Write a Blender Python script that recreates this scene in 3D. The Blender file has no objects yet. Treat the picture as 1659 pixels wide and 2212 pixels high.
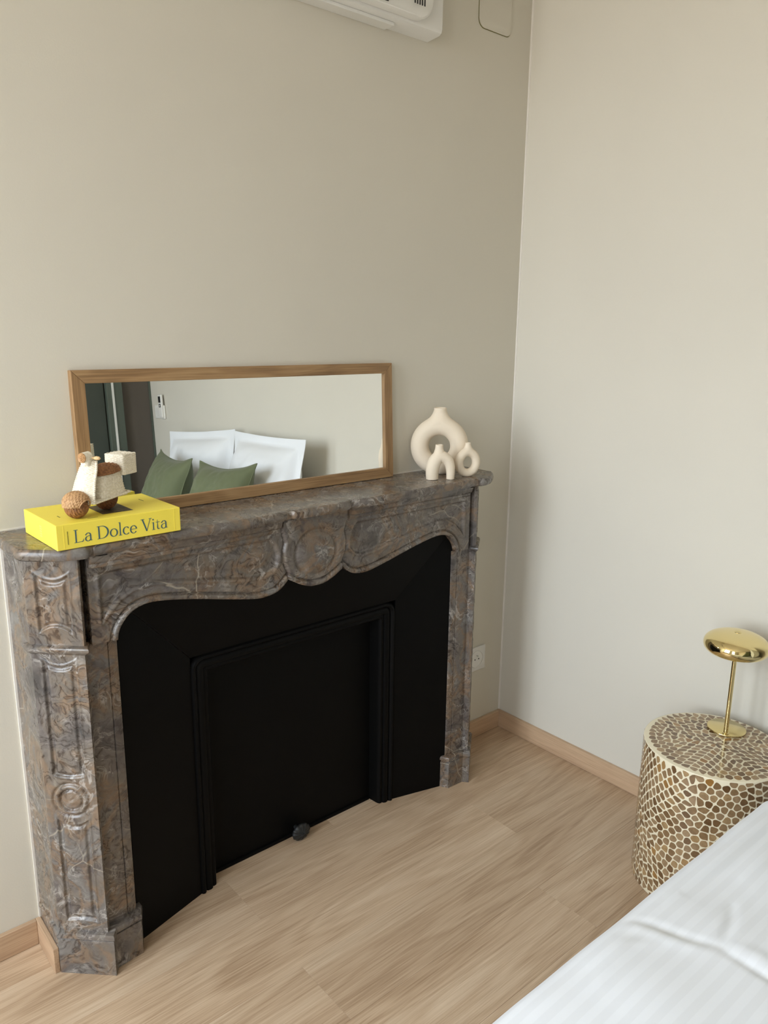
import bpy, bmesh, math, random
import numpy as np
from mathutils import Vector, Matrix, noise as mnoise

random.seed(7)
SC = bpy.context.scene
COL = SC.collection
PI = math.pi

# ------------------------------------------------------------------ camera
W_PX, H_PX, F_PX = 1659, 2212, 1662.66
AZ, TILT, ROLL = 0.7085976, 0.2302055, 0.0112015
cam_d = bpy.data.cameras.new('camera')
cam_d.sensor_fit = 'VERTICAL'
cam_d.sensor_height = 36.0
cam_d.lens = 36.0 * F_PX / H_PX
cam_d.clip_start = 0.02
cam = bpy.data.objects.new('camera', cam_d)
COL.objects.link(cam)
fw = Vector((math.sin(AZ) * math.cos(TILT), math.cos(AZ) * math.cos(TILT), -math.sin(TILT)))
rt = Vector((math.cos(AZ), -math.sin(AZ), 0))
up = rt.cross(fw)
r2 = rt * math.cos(ROLL) + up * math.sin(ROLL)
u2 = up * math.cos(ROLL) - rt * math.sin(ROLL)
cam.matrix_world = Matrix(((r2.x, u2.x, -fw.x, -2.045194), (r2.y, u2.y, -fw.y, -1.715474),
                           (r2.z, u2.z, -fw.z, 1.430108), (0, 0, 0, 1)))
SC.camera = cam

# ------------------------------------------------------------------ world, daylight, exposure
RX0, RY1, RZ1 = -3.40, -2.97, 2.78          # room: x RX0..0, y RY1..0, z 0..RZ1
SKY = 10.5
world = bpy.data.worlds.new('overcast_sky'); SC.world = world
world.use_nodes = True
nt = world.node_tree; nt.nodes.clear()
wo = nt.nodes.new('ShaderNodeOutputWorld'); bg = nt.nodes.new('ShaderNodeBackground')
tc = nt.nodes.new('ShaderNodeTexCoord'); sx = nt.nodes.new('ShaderNodeSeparateXYZ')
rp = nt.nodes.new('ShaderNodeValToRGB')
rp.color_ramp.elements[0].position = 0.46; rp.color_ramp.elements[0].color = (.40, .37, .33, 1)
rp.color_ramp.elements[1].position = 0.54; rp.color_ramp.elements[1].color = (.81, .90, 1.0, 1)
ma = nt.nodes.new('ShaderNodeMath'); ma.operation = 'MULTIPLY_ADD'
ma.inputs[1].default_value = .5; ma.inputs[2].default_value = .5
nt.links.new(tc.outputs['Generated'], sx.inputs[0]); nt.links.new(sx.outputs['Z'], ma.inputs[0])
nt.links.new(ma.outputs[0], rp.inputs[0]); nt.links.new(rp.outputs[0], bg.inputs['Color'])
bg.inputs['Strength'].default_value = SKY
nt.links.new(bg.outputs[0], wo.inputs[0])

WINDOWS = [(-0.10, -1.12), (-1.62, -2.16)]   # y spans of the two french windows in the left wall
WZ0, WZ1 = 0.58, 2.64
for (ya, yb) in WINDOWS:                      # portals: they guide the sky light through the openings
    ld = bpy.data.lights.new('window_daylight', 'AREA'); ld.shape = 'RECTANGLE'
    ld.size = abs(yb - ya); ld.size_y = WZ1 - WZ0
    ld.cycles.is_portal = True
    lo = bpy.data.objects.new('window_daylight', ld); COL.objects.link(lo)
    lo.location = (RX0 - .11, (ya + yb) / 2, (WZ0 + WZ1) / 2)
    lo.rotation_euler = Matrix(((0, 0, -1), (1, 0, 0), (0, -1, 0))).transposed().to_euler()
    lo.rotation_euler = Vector((-1, 0, 0)).to_track_quat('Z', 'Y').to_euler()

SC.view_settings.view_transform = 'Standard'
try: SC.view_settings.look = 'None'
except Exception: pass
SC.view_settings.gamma = 1.0
SC.view_settings.use_curve_mapping = False
SC.view_settings.exposure = 0.66


# ------------------------------------------------------------------ helpers: colours, nodes, materials
def srgb(r, g, b):
    f = lambda c: (c / 12.92 if c <= .04045 else ((c + .055) / 1.055) ** 2.4)
    return (f(r / 255), f(g / 255), f(b / 255), 1.0)

class NT:
    def __init__(s, name):
        s.m = bpy.data.materials.new(name); s.m.use_nodes = True
        s.t = s.m.node_tree; s.t.nodes.clear()
        s.out = s.t.nodes.new('ShaderNodeOutputMaterial')
        s.b = s.t.nodes.new('ShaderNodeBsdfPrincipled')
        s.t.links.new(s.b.outputs[0], s.out.inputs[0])
    def n(s, typ, **kw):
        x = s.t.nodes.new(typ)
        for k, v in kw.items(): setattr(x, k, v)
        return x
    def l(s, a, b): s.t.links.new(a, b)
    def set(s, **kw):
        for k, v in kw.items(): s.b.inputs[k.replace('_', ' ')].default_value = v
        return s
    def coord(s, scale=(1, 1, 1), out='Object', rand=0.0):
        c = s.n('ShaderNodeTexCoord'); mp = s.n('ShaderNodeMapping')
        mp.inputs['Scale'].default_value = scale
        s.l(c.outputs[out], mp.inputs['Vector'])
        if rand:
            oi = s.n('ShaderNodeObjectInfo'); k = s.math('MULTIPLY', oi.outputs['Random'], rand)
            cb = s.n('ShaderNodeCombineXYZ')
            s.l(k, cb.inputs[0]); k2 = s.math('MULTIPLY', oi.outputs['Random'], rand * .37); s.l(k2, cb.inputs[1]); s.l(k, cb.inputs[2])
            s.l(cb.outputs[0], mp.inputs['Location'])
        return mp.outputs[0]
    def noise(s, vec, scale, detail=2, rough=.5, dist=0.0, out='Fac'):
        x = s.n('ShaderNodeTexNoise'); s.l(vec, x.inputs['Vector'])
        x.inputs['Scale'].default_value = scale; x.inputs['Detail'].default_value = detail
        x.inputs['Roughness'].default_value = rough; x.inputs['Distortion'].default_value = dist
        return x.outputs[out]
    def ramp(s, fac, stops, interp='LINEAR'):
        x = s.n('ShaderNodeValToRGB'); cr = x.color_ramp; cr.interpolation = interp
        while len(cr.elements) < len(stops): cr.elements.new(.5)
        for e, (p, c) in zip(cr.elements, stops):
            e.position = p; e.color = c if len(c) == 4 else (*c, 1)
        s.l(fac, x.inputs[0]); return x.outputs[0]
    def math(s, op, a, b=None, c=None):
        x = s.n('ShaderNodeMath', operation=op)
        for i, v in enumerate((a, b, c)):
            if v is None: continue
            if isinstance(v, (int, float)): x.inputs[i].default_value = v
            else: s.l(v, x.inputs[i])
        return x.outputs[0]
    def mix(s, fac, a, b, blend='MIX'):
        x = s.n('ShaderNodeMix', data_type='RGBA', blend_type=blend)
        for i, v in ((0, fac), (6, a), (7, b)):
            if isinstance(v, (int, float)): x.inputs[i].default_value = v
            elif isinstance(v, tuple): x.inputs[i].default_value = v
            else: s.l(v, x.inputs[i])
        return x.outputs[2]
    def vadd(s, a, b, scale):
        k = s.n('ShaderNodeVectorMath', operation='SCALE'); s.l(b, k.inputs[0]); k.inputs['Scale'].default_value = scale
        x = s.n('ShaderNodeVectorMath', operation='ADD'); s.l(a, x.inputs[0]); s.l(k.outputs[0], x.inputs[1])
        return x.outputs[0]
    def color(s, c):
        if isinstance(c, tuple): s.b.inputs['Base Color'].default_value = c
        else: s.l(c, s.b.inputs['Base Color'])
        return s
    def rough(s, r):
        if isinstance(r, (int, float)): s.b.inputs['Roughness'].default_value = r
        else: s.l(r, s.b.inputs['Roughness'])
        return s
    def bump(s, h, strength=.2, dist=.002):
        x = s.n('ShaderNodeBump'); x.inputs['Strength'].default_value = strength; x.inputs['Distance'].default_value = dist
        s.l(h, x.inputs['Height']); s.l(x.outputs[0], s.b.inputs['Normal']); return s

def plain(name, c, rough=.5, metal=0.0, bump=None, var=0.06):
    m = NT(name); v = m.coord()
    nz = m.noise(v, 7, 3)
    dk = tuple(x * (1 - var) for x in c[:3]) + (1,)
    lt = tuple(min(1, x * (1 + var)) for x in c[:3]) + (1,)
    m.color(m.ramp(nz, [(.3, dk), (.7, lt)])).rough(rough); m.set(Metallic=metal)
    if bump:
        m.bump(m.noise(v, bump[0], 3, .6), bump[1], bump[2])
    return m.m

def mat_wall(name, c):
    m = NT(name); v = m.coord()
    nz = m.noise(v, 1.7, 3)
    dk = tuple(x * .975 for x in c[:3]) + (1,); lt = tuple(min(1, x * 1.02) for x in c[:3]) + (1,)
    m.color(m.ramp(nz, [(.3, dk), (.7, lt)])).rough(.82)
    m.bump(m.noise(v, 260, 3, .6), .10, .0015)
    return m.m

def mat_oak(name, cols, ring=1.0, rand=30.0, rough=.42, ax=0, bscale=1.0, ringc=1.0):
    """light oak, grain along object axis ax (0 = x, 2 = z)"""
    m = NT(name)
    st = [(0.0, 0, 0)] * 3
    lng = [.85, 6.2, 6.2]; fine = [7, 300, 300]; pore = [9, 520, 520]; wob = [3.0, 20, 20]
    if ax == 2: lng, fine, pore, wob = [q[::-1] for q in (lng, fine, pore, wob)]
    if ax == 1: lng, fine, pore, wob = [[q[1], q[0], q[1]] for q in (lng, fine, pore, wob)]
    v = m.coord(tuple(lng), rand=rand)
    n0 = m.noise(v, 1.5 * bscale, 2.0, .4, .3)
    nw = m.noise(m.coord(tuple(wob), rand=rand), 1.0, 2, .5)
    # cathedral rings: contour lines of a stretched noise
    rg = m.math('ADD', m.math('MULTIPLY', n0, 58.0 * ring), m.math('MULTIPLY', nw, 3.6))
    rn = m.math('MULTIPLY_ADD', m.math('SINE', rg), .5, .5)
    vf = m.coord(tuple(fine), rand=rand); f1 = m.noise(vf, 1.0, 3, .6)
    vp = m.coord(tuple(pore), rand=rand); p1 = m.noise(vp, 1.0, 2, .5)
    a = m.math('MULTIPLY', rn, .085 * ringc); b = m.math('MULTIPLY', f1, .50); c = m.math('MULTIPLY', n0, .46)
    t = m.math('ADD', m.math('ADD', a, b), c)
    col = m.ramp(t, [(.33, cols[2]), (.54, cols[1]), (.76, cols[0])])
    pr = m.ramp(p1, [(.54, (1, 1, 1)), (.70, (.78, .73, .68))])
    col = m.mix(.6, col, pr, 'MULTIPLY')
    oi = m.n('ShaderNodeObjectInfo')
    tone = m.ramp(oi.outputs['Random'], [(0, (.93, .92, .91)), (1, (1.06, 1.06, 1.06))])
    col = m.mix(1.0, col, tone, 'MULTIPLY')
    m.color(col).rough(rough)
    m.bump(f1, .10, .0006)
    return m.m

def mat_marble(name):
    m = NT(name)
    v0 = m.coord((1, 1, 1))
    w1 = m.noise(v0, 5.0, 3, .55, .0, 'Color')
    v1 = m.vadd(v0, w1, .16)
    w2 = m.noise(v1, 14.0, 4, .6, .0, 'Color')
    v2 = m.vadd(v1, w2, .055)
    # base clouding: taupe, warm ochre patches, violet grey
    n1 = m.noise(v1, 8.0, 4, .6, .8)
    base = m.ramp(n1, [(.30, srgb(79, 75, 72)), (.40, srgb(107, 100, 95)), (.48, srgb(110, 101, 91)),
                       (.545, srgb(124, 104, 85)), (.60, srgb(107, 101, 95)), (.72, srgb(128, 124, 119))])
    # breccia rims : thin dark contour bands of a twisted noise
    n2 = m.noise(v2, 11.0, 3, .5, 1.3)
    band = m.math('PINGPONG', m.math('MULTIPLY', n2, 17.0), 1.0)
    dark = m.ramp(band, [(.0, (.36, .32, .31)), (.13, (.62, .58, .56)), (.30, (.95, .95, .95)), (.6, (1, 1, 1)), (1, (1.2, 1.2, 1.2))])
    dm = m.ramp(m.noise(v1, 10, 2), [(.40, (.25, .25, .25)), (.56, (1, 1, 1))])
    col = m.mix(dm, base, dark, 'MULTIPLY')
    n3 = m.noise(v2, 12.0, 4, .55, 1.5)
    lit = m.ramp(m.math('PINGPONG', m.math('MULTIPLY', n3, 8.0), 1.0), [(.0, (1, 1, 1)), (.05, (.75, .75, .75)), (.22, (0, 0, 0)), (1, (0, 0, 0))])
    msk = m.ramp(m.noise(v0, 11, 3), [(.46, (0, 0, 0)), (.60, (1, 1, 1))])
    col = m.mix(m.math('MULTIPLY', m.math('MULTIPLY', lit, msk), .62), col, srgb(186, 180, 172))
    # dark knots
    kn = m.ramp(m.noise(v2, 13, 5, .65), [(.57, (0, 0, 0)), (.66, (1, 1, 1))])
    col = m.mix(m.math('MULTIPLY', kn, .55), col, srgb(70, 62, 62))
    # sharp pale calcite veins, sparse
    vv = m.coord((1, 1, 1)); wv = m.noise(vv, 9, 2, .5, 0, 'Color'); vw = m.vadd(vv, wv, .05)
    vo = m.n('ShaderNodeTexVoronoi', feature='DISTANCE_TO_EDGE'); m.l(vw, vo.inputs['Vector']); vo.inputs['Scale'].default_value = 6.2
    ve = m.ramp(vo.outputs['Distance'], [(.0, (1, 1, 1)), (.003, (.9, .9, .9)), (.009, (0, 0, 0))])
    vm = m.ramp(m.noise(vv, 4.5, 3), [(.50, (0, 0, 0)), (.60, (1, 1, 1))])
    col = m.mix(m.math('MULTIPLY', m.math('MULTIPLY', ve, vm), .7), col, srgb(178, 168, 150))
    m.color(col)
    rr = m.ramp(m.noise(v0, 30, 3), [(.3, (.20, .20, .20)), (.7, (.34, .34, .34))])
    m.l(rr, m.b.inputs['Roughness'])
    m.bump(m.noise(v2, 40, 3), .06, .001)
    return m.m

def mat_capiz(name):
    m = NT(name)
    oi = m.n('ShaderNodeObjectInfo'); ge = m.n('ShaderNodeNewGeometry')
    r = m.math('FRACT', m.math('ADD', oi.outputs['Random'], ge.outputs['Random Per Island']))
    v = m.coord((1, 1, 1), rand=9)
    nz = m.noise(v, 60, 4, .6, 1.2)
    c1 = m.ramp(r, [(.0, srgb(106, 78, 48)), (.25, srgb(130, 102, 70)), (.5, srgb(146, 118, 84)), (.75, srgb(160, 134, 102)), (.93, srgb(172, 142, 100)), (1, srgb(152, 106, 44))])
    c2 = m.ramp(nz, [(.3, (.72, .68, .62)), (.55, (1, 1, 1)), (.75, (1.16, 1.14, 1.1))])
    m.color(m.mix(.85, c1, c2, 'MULTIPLY')).rough(.22)
    m.set(Coat_Weight=.6, Coat_Roughness=.06)
    return m.m

def mat_sheet(name, c, stripe=0.0, rough=.8):
    m = NT(name)
    if stripe:
        co = m.coord((1, 1, 1), out='Generated'); obj = m.coord()
        sp = m.n('ShaderNodeSeparateXYZ'); m.l(obj, sp.inputs[0])
        s = m.math('SINE', m.math('MULTIPLY', sp.outputs['Y'], 2 * PI / .024))
        k = m.ramp(m.math('MULTIPLY_ADD', s, .5, .5), [(.45, tuple(x * (1 - stripe) for x in c[:3]) + (1,)), (.55, c)])
        m.color(k)
        m.l(m.ramp(m.math('MULTIPLY_ADD', s, .5, .5), [(.45, (.55, .55, .55)), (.55, (.8, .8, .8))]), m.b.inputs['Roughness'])
    else:
        m.color(c).rough(rough)
    v = m.coord((1, 1, 1))
    m.set(Sheen_Weight=.15)
    m.bump(m.noise(v, 900, 2), .12, .0004)
    return m.m

def mat_wicker(name, lo, hi):
    m = NT(name); v = m.coord((1, 1, 1))
    m.color(m.mix(m.ramp(m.noise(v, 240, 3, .6), [(.32, (0, 0, 0)), (.68, (1, 1, 1))]), lo, hi)).rough(.62)
    m.bump(m.noise(v, 900, 2), .2, .0006)
    return m.m

M = {}
M['wall'] = mat_wall('beige_wall_paint', srgb(214, 208, 193))
M['wall_r'] = mat_wall('pale_wall_paint', srgb(216, 211, 198))
M['ceiling'] = mat_wall('ceiling_paint', srgb(236, 232, 224))
M['taupe'] = mat_wall('taupe_wall_paint', srgb(98, 90, 82))
M['green_door'] = plain('grey_green_paint', srgb(66, 72, 64), .45)
M['green_trim'] = plain('grey_green_trim_paint', srgb(86, 94, 84), .4)
M['oak'] = mat_oak('light_oak_plank', (srgb(220, 198, 171), srgb(199, 173, 144), srgb(165, 137, 108)))
M['oakbase'] = mat_oak('oak_skirting', (srgb(208, 180, 148), srgb(190, 160, 130), srgb(164, 134, 106)), .5)
M['oakbase_y'] = mat_oak('oak_skirting_side', (srgb(208, 180, 148), srgb(190, 160, 130), srgb(164, 134, 106)), .5, ax=1)
M['oakframe_x'] = mat_oak('mirror_frame_oak_h', (srgb(186, 154, 112), srgb(162, 128, 88), srgb(124, 94, 62)), .6, 30, .55, 0, 3.0)
M['oakframe_z'] = mat_oak('mirror_frame_oak_v', (srgb(186, 154, 112), srgb(162, 128, 88), srgb(124, 94, 62)), .6, 30, .55, 2, 3.0)
M['sub'] = plain('subfloor', srgb(70, 56, 42), .9)
M['marble'] = mat_marble('brown_marble')
M['iron'] = plain('black_painted_iron', (.0018, .0018, .0017, 1), .58, 0, (160, .12, .0006))
M['iron'].node_tree.nodes['Principled BSDF'].inputs['Specular IOR Level'].default_value = .14
M['iron2'] = plain('black_iron_worn', (.012, .013, .013, 1), .5, 0, (220, .3, .001))
M['caulk'] = plain('white_caulk', srgb(226, 220, 210), .6)
M['white'] = plain('white_plastic', srgb(236, 234, 228), .35, var=.01)
M['white2'] = plain('white_plastic_matte', srgb(228, 226, 220), .55, var=.01)
M['dark'] = plain('dark_plastic', (.012, .012, .012, 1), .4)
M['grey'] = plain('grey_plastic', srgb(90, 90, 92), .4)
M['ceramic'] = plain('cream_bisque_ceramic', srgb(234, 219, 196), .7, 0, (420, .12, .0005), .02)
M['yellow'] = plain('yellow_book_cloth', srgb(249, 228, 84), .55, 0, (900, .12, .0003), .02)
M['teal'] = plain('teal_ink', srgb(66, 98, 104), .6)
M['ink'] = plain('olive_ink', srgb(110, 104, 40), .7)
M['paleink'] = plain('pale_ink', srgb(232, 222, 130), .6)
M['wh_wicker'] = mat_wicker('white_wicker', srgb(222, 210, 184), srgb(250, 242, 224))
M['br_wicker'] = mat_wicker('brown_wicker', srgb(112, 70, 38), srgb(168, 116, 70))
M['tan_wicker'] = mat_wicker('tan_wicker', srgb(160, 118, 76), srgb(206, 164, 116))
M['dk_wicker'] = mat_wicker('dark_wicker', srgb(78, 44, 24), srgb(128, 78, 44))
M['wood'] = plain('pale_turned_wood', srgb(222, 186, 136), .5)
M['lacquer'] = plain('cream_lacquer', srgb(238, 228, 200), .16, var=.015)
M['capiz'] = mat_capiz('capiz_shell')
M['duvet'] = mat_sheet('white_striped_sateen', (.87, .905, .955, 1), .04)  # white cloth, base colour brightened and tinted blue for cool window daylight
M['linen'] = mat_sheet('white_percale', (.85, .87, .90, 1))
M['green'] = mat_sheet('olive_linen', srgb(100, 107, 76))
M['bedbase'] = plain('grey_bed_base', srgb(150, 146, 140), .85)

mm = NT('polished_brass'); mm.color(srgb(238, 220, 164)).rough(.07); mm.set(Metallic=1.0); M['brass'] = mm.m
mm = NT('satin_brass'); mm.color(srgb(232, 214, 158)).rough(.22); mm.set(Metallic=1.0); M['brass2'] = mm.m
mm = NT('mirror_silver'); mm.color((.90, .915, .895, 1)).rough(.004); mm.set(Metallic=1.0); M['mirror'] = mm.m
mm = NT('steel'); mm.color((.6, .6, .58, 1)).rough(.3); mm.set(Metallic=1.0); M['steel'] = mm.m
# window glass: clear pane with a little reflection
mm = NT('window_glass')
tr = mm.n('ShaderNodeBsdfTransparent'); gl = mm.n('ShaderNodeBsdfGlossy'); gl.inputs['Roughness'].default_value = .0
mx = mm.n('ShaderNodeMixShader'); mx.inputs[0].default_value = .05
mm.l(tr.outputs[0], mx.inputs[1]); mm.l(gl.outputs[0], mx.inputs[2]); mm.l(mx.outputs[0], mm.out.inputs[0]); M['glass'] = mm.m
# printed cover picture
mm = NT('cover_picture'); v = mm.coord((1, 1, 1))
mm.color(mm.ramp(mm.noise(v, 90, 5, .65, 1.0), [(.35, srgb(38, 34, 28)), (.5, srgb(84, 76, 58)), (.62, srgb(120, 106, 78)), (.75, srgb(62, 60, 50))])).rough(.4)
M['picture'] = mm.m


# ------------------------------------------------------------------ helpers: geometry
class MB:
    def __init__(s): s.v = []; s.f = []; s.fm = []
    def add(s, vs, fs):
        o = len(s.v); s.v += [tuple(p) for p in vs]; s.f += [tuple(i + o for i in f) for f in fs]; return s
    def box(s, x0, x1, y0, y1, z0, z1):
        x0, x1 = sorted((x0, x1)); y0, y1 = sorted((y0, y1)); z0, z1 = sorted((z0, z1))
        return s.add([(x, y, z) for z in (z0, z1) for y in (y0, y1) for x in (x0, x1)],
                     [(0, 2, 3, 1), (4, 5, 7, 6), (0, 1, 5, 4), (2, 6, 7, 3), (0, 4, 6, 2), (1, 3, 7, 5)])
    def prism(s, poly, z0, z1):                      # poly in xy, any winding
        a = sum(poly[i][0] * poly[(i + 1) % len(poly)][1] - poly[(i + 1) % len(poly)][0] * poly[i][1] for i in range(len(poly)))
        if a < 0: poly = poly[::-1]
        n = len(poly)
        return s.add([(x, y, z0) for x, y in poly] + [(x, y, z1) for x, y in poly],
                     [tuple(range(n))[::-1], tuple(range(n, 2 * n))] + [(i, (i + 1) % n, n + (i + 1) % n, n + i) for i in range(n)])
    def lathe(s, prof, n=48, c=(0, 0, 0), cap=True):  # prof: (r, z) bottom -> top
        o = []; fs = []
        for (r, z) in prof:
            for k in range(n):
                t = 2 * PI * k / n; o.append((c[0] + r * math.cos(t), c[1] + r * math.sin(t), c[2] + z))
        m = len(prof)
        for j in range(m - 1):
            for k in range(n):
                k2 = (k + 1) % n; fs.append((j * n + k, j * n + k2, (j + 1) * n + k2, (j + 1) * n + k))
        if cap:
            if prof[0][0] > 1e-5: fs.append(tuple(range(n))[::-1])
            if prof[-1][0] > 1e-5: fs.append(tuple(range((m - 1) * n, m * n)))
        return s.add(o, fs)
    def tube(s, pts, rad, n=12, closed=False, cap=True):
        pts = [Vector(p) for p in pts]; m = len(pts)
        if not hasattr(rad, '__len__'): rad = [rad] * m
        tan = []
        for i in range(m):
            a = pts[i - 1] if (i > 0 or closed) else pts[i]; b = pts[(i + 1) % m] if (i < m - 1 or closed) else pts[i]
            tan.append((b - a).normalized())
        nr = tan[0].orthogonal().normalized(); o = []; fs = []
        for i in range(m):
            nr = (nr - tan[i] * nr.dot(tan[i])).normalized(); bn = tan[i].cross(nr)
            for k in range(n):
                t = 2 * PI * k / n; o.append(pts[i] + (nr * math.cos(t) + bn * math.sin(t)) * rad[i])
        for i in range(m if closed else m - 1):
            for k in range(n):
                i2 = (i + 1) % m; k2 = (k + 1) % n
                fs.append((i * n + k, i * n + k2, i2 * n + k2, i2 * n + k))
        if cap and not closed: fs += [tuple(range(n))[::-1], tuple(range((m - 1) * n, m * n))]
        return s.add(o, fs)
    def grid(s, P, flip=False, closed_u=False):       # P[i][j] of points
        nu = len(P); nv = len(P[0]); o = [p for r in P for p in r]; fs = []
        for i in range(nu if closed_u else nu - 1):
            i2 = (i + 1) % nu
            for j in range(nv - 1):
                q = (i * nv + j, i2 * nv + j, i2 * nv + j + 1, i * nv + j + 1)
                fs.append(q[::-1] if flip else q)
        return s.add(o, fs)
    def loft(s, rings, cap0=True, cap1=True):         # closed rings of equal length
        n = len(rings[0]); o = [p for r in rings for p in r]; fs = []
        for j in range(len(rings) - 1):
            for k in range(n):
                k2 = (k + 1) % n; fs.append((j * n + k, j * n + k2, (j + 1) * n + k2, (j + 1) * n + k))
        if cap0: fs.append(tuple(range(n))[::-1])
        if cap1: fs.append(tuple(range((len(rings) - 1) * n, len(rings) * n)))
        return s.add(o, fs)
    def map(s, fn): s.v = [tuple(fn(*p)) for p in s.v]; return s
    def build(s, name, mat, parent=None, smooth=None, bevel=0, seg=2, fix=True):
        me = bpy.data.meshes.new(name); me.from_pydata([tuple(map(float, p)) for p in s.v], [], s.f)
        if fix:
            bm = bmesh.new(); bm.from_mesh(me); bmesh.ops.recalc_face_normals(bm, faces=bm.faces); bm.to_mesh(me); bm.free()
        me.materials.append(M[mat] if isinstance(mat, str) else mat)
        if smooth is not None:
            me.polygons.foreach_set('use_smooth', [True] * len(me.polygons))
            if smooth < 180: me.set_sharp_from_angle(angle=math.radians(smooth))
        me.update()
        o = bpy.data.objects.new(name, me); COL.objects.link(o)
        if parent: o.parent = parent
        if bevel:
            b = o.modifiers.new('bevel', 'BEVEL'); b.width = bevel; b.segments = seg; b.limit_method = 'ANGLE'; b.angle_limit = math.radians(35)
        return o

def tag(o, label, cat, group=None):
    o['label'] = label; o['category'] = cat
    if group: o['group'] = group
    return o
def struct(o, label=None):
    o['kind'] = 'structure'
    if label: o['label'] = label
    return o
def empty(name, loc=(0, 0, 0), rot=(0, 0, 0)):
    o = bpy.data.objects.new(name, None); o.empty_display_size = .05; COL.objects.link(o)
    o.location = loc; o.rotation_euler = rot; return o
def thing(name, label, cat, loc=(0, 0, 0), rot=(0, 0, 0), group=None):
    return tag(empty(name, loc, rot), label, cat, group)
def nz(x, y, z, s=1.0): return mnoise.noise(Vector((x * s, y * s, z * s)))
def smooth01(t): t = min(1, max(0, t)); return t * t * (3 - 2 * t)


# ================================================================== ROOM SHELL
TH = .12
struct(MB().box(RX0 - TH, 0, 0, TH, 0, RZ1).build('wall_back', 'wall'), 'warm beige painted wall behind the fireplace')
struct(MB().box(0, TH, RY1 - TH, TH, 0, RZ1).build('wall_right', 'wall_r'), 'pale beige painted wall behind bed and nightstand')
b = MB()                                                # left wall with the two window openings
ys = [0.0, WINDOWS[0][0], WINDOWS[0][1], WINDOWS[1][0], WINDOWS[1][1], RY1]
for i in (0, 2, 4): b.box(RX0 - TH, RX0, ys[i], ys[i + 1], 0, RZ1)
for i in (1, 3):
    b.box(RX0 - TH, RX0, ys[i], ys[i + 1], 0, WZ0); b.box(RX0 - TH, RX0, ys[i], ys[i + 1], WZ1, RZ1)
struct(b.build('wall_left', 'wall_r'), 'pale wall with two tall windows')
struct(MB().box(RX0 - TH, 0, RY1 - TH, RY1, 0, RZ1).build('wall_front', 'wall_r'), 'pale wall holding the door')
struct(MB().box(-1.30, -.012, RY1, RY1 + .006, 0, RZ1).build('trim_4', 'taupe'), 'dark taupe panel around the grey green door')
struct(MB().box(RX0 - TH, TH, RY1 - TH, TH, RZ1, RZ1 + .1).build('ceiling', 'ceiling'), 'white ceiling')

# floor: sub floor with every plank a part
floor = struct(MB().box(RX0 - TH, TH, RY1 - TH, TH, -.06, -.010).build('floor', 'sub'), 'light oak plank floor')
PW = .184
rows = []; yb = 0.0; ye = -.098
while yb > RY1:
    rows.append((yb, max(ye, RY1))); yb = ye; ye -= PW
starts = {0: -.84, 1: -1.205, 2: -.447, 3: -1.21, 4: -.58}
PL = 1.29
for r, (ya, ye_) in enumerate(rows):
    x0 = starts.get(r, -(.25 + (r * .527) % PL))
    js = sorted({round(x0 + k * PL, 4) for k in range(-4, 5) if RX0 + .03 < x0 + k * PL < -.03})
    xs = [RX0] + js + [0.0]
    for i in range(len(xs) - 1):
        L = xs[i + 1] - xs[i]; g = .00012
        pl = MB().box(-L / 2 + g, L / 2 - g, -(ya - ye_) / 2 + g, (ya - ye_) / 2 - g, -.010, 0).build('plank', 'oak', floor, bevel=.00035, seg=1)
        pl.location = ((xs[i] + xs[i + 1]) / 2, (ya + ye_) / 2, 0)

# skirting boards
HB, TB = .065, .012
def skirt(name, x0, x1, y0, y1, label):
    return struct(MB().box(x0, x1, y0, y1, .0005, HB).build(name, 'oakbase' if abs(x1 - x0) > abs(y1 - y0) else 'oakbase_y', bevel=.0015, seg=2), label)
XC = -.957
skirt('baseboard_back', RX0 + TB, -1.652, -TB, 0, 'oak skirting board left of the fireplace')
skirt('baseboard_back_right', -.262, -TB, -TB, 0, 'short oak skirting board right of the fireplace')
b = MB().box(-TB, 0, RY1 + .014, 0, .0005, HB).build('baseboard_right', 'oakbase_y', bevel=.0015); struct(b, 'oak skirting board along the pale wall')
skirt('baseboard_front', -3.28, -1.25, RY1, RY1 + TB, 'oak skirting board along the taupe wall')
skirt('trim_1', -1.652, -1.640, -.128, 0, 'short oak skirting return on the fireplace side')
struct(MB().prism([(-.0045, 0), (0, 0), (0, -.0045), (-.0022, -.0036), (-.0036, -.0022)], HB, RZ1).build('trim_2', 'caulk', smooth=40), 'thin pale caulk bead in the wall corner')
struct(MB().box(-.012, 0, RY1, RY1 + .014, 0, RZ1).build('trim_3', 'green_trim'), 'grey green corner strip beside taupe wall')

# windows in the left wall
for k, (ya, yb_) in enumerate(WINDOWS):
    w = MB(); f = .055; xa, xb = RX0 - .085, RX0 - .03
    w.box(xa, xb, ya, ya - f, WZ0, WZ1).box(xa, xb, yb_, yb_ + f, WZ0, WZ1)
    w.box(xa, xb, ya - f, yb_ + f, WZ0, WZ0 + f).box(xa, xb, ya - f, yb_ + f, WZ1 - f, WZ1)
    mid = (ya + yb_) / 2
    w.box(xa, xb, mid + .035, mid - .035, WZ0 + f, WZ1 - f)
    wo_ = struct(w.build('window_%d' % (k + 1), 'white', bevel=.004), 'tall white framed window')
    for (p0, p1) in ((ya - f, mid + .035), (mid - .035, yb_ + f)):
        MB().box(RX0 - .060, RX0 - .055, p0, p1, WZ0 + f, WZ1 - f).build('pane', 'glass', wo_)
    MB().box(xb, xb + .03, mid + .012, mid - .012, 1.0, 1.12).build('handle', 'steel', wo_, bevel=.004)

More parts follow.
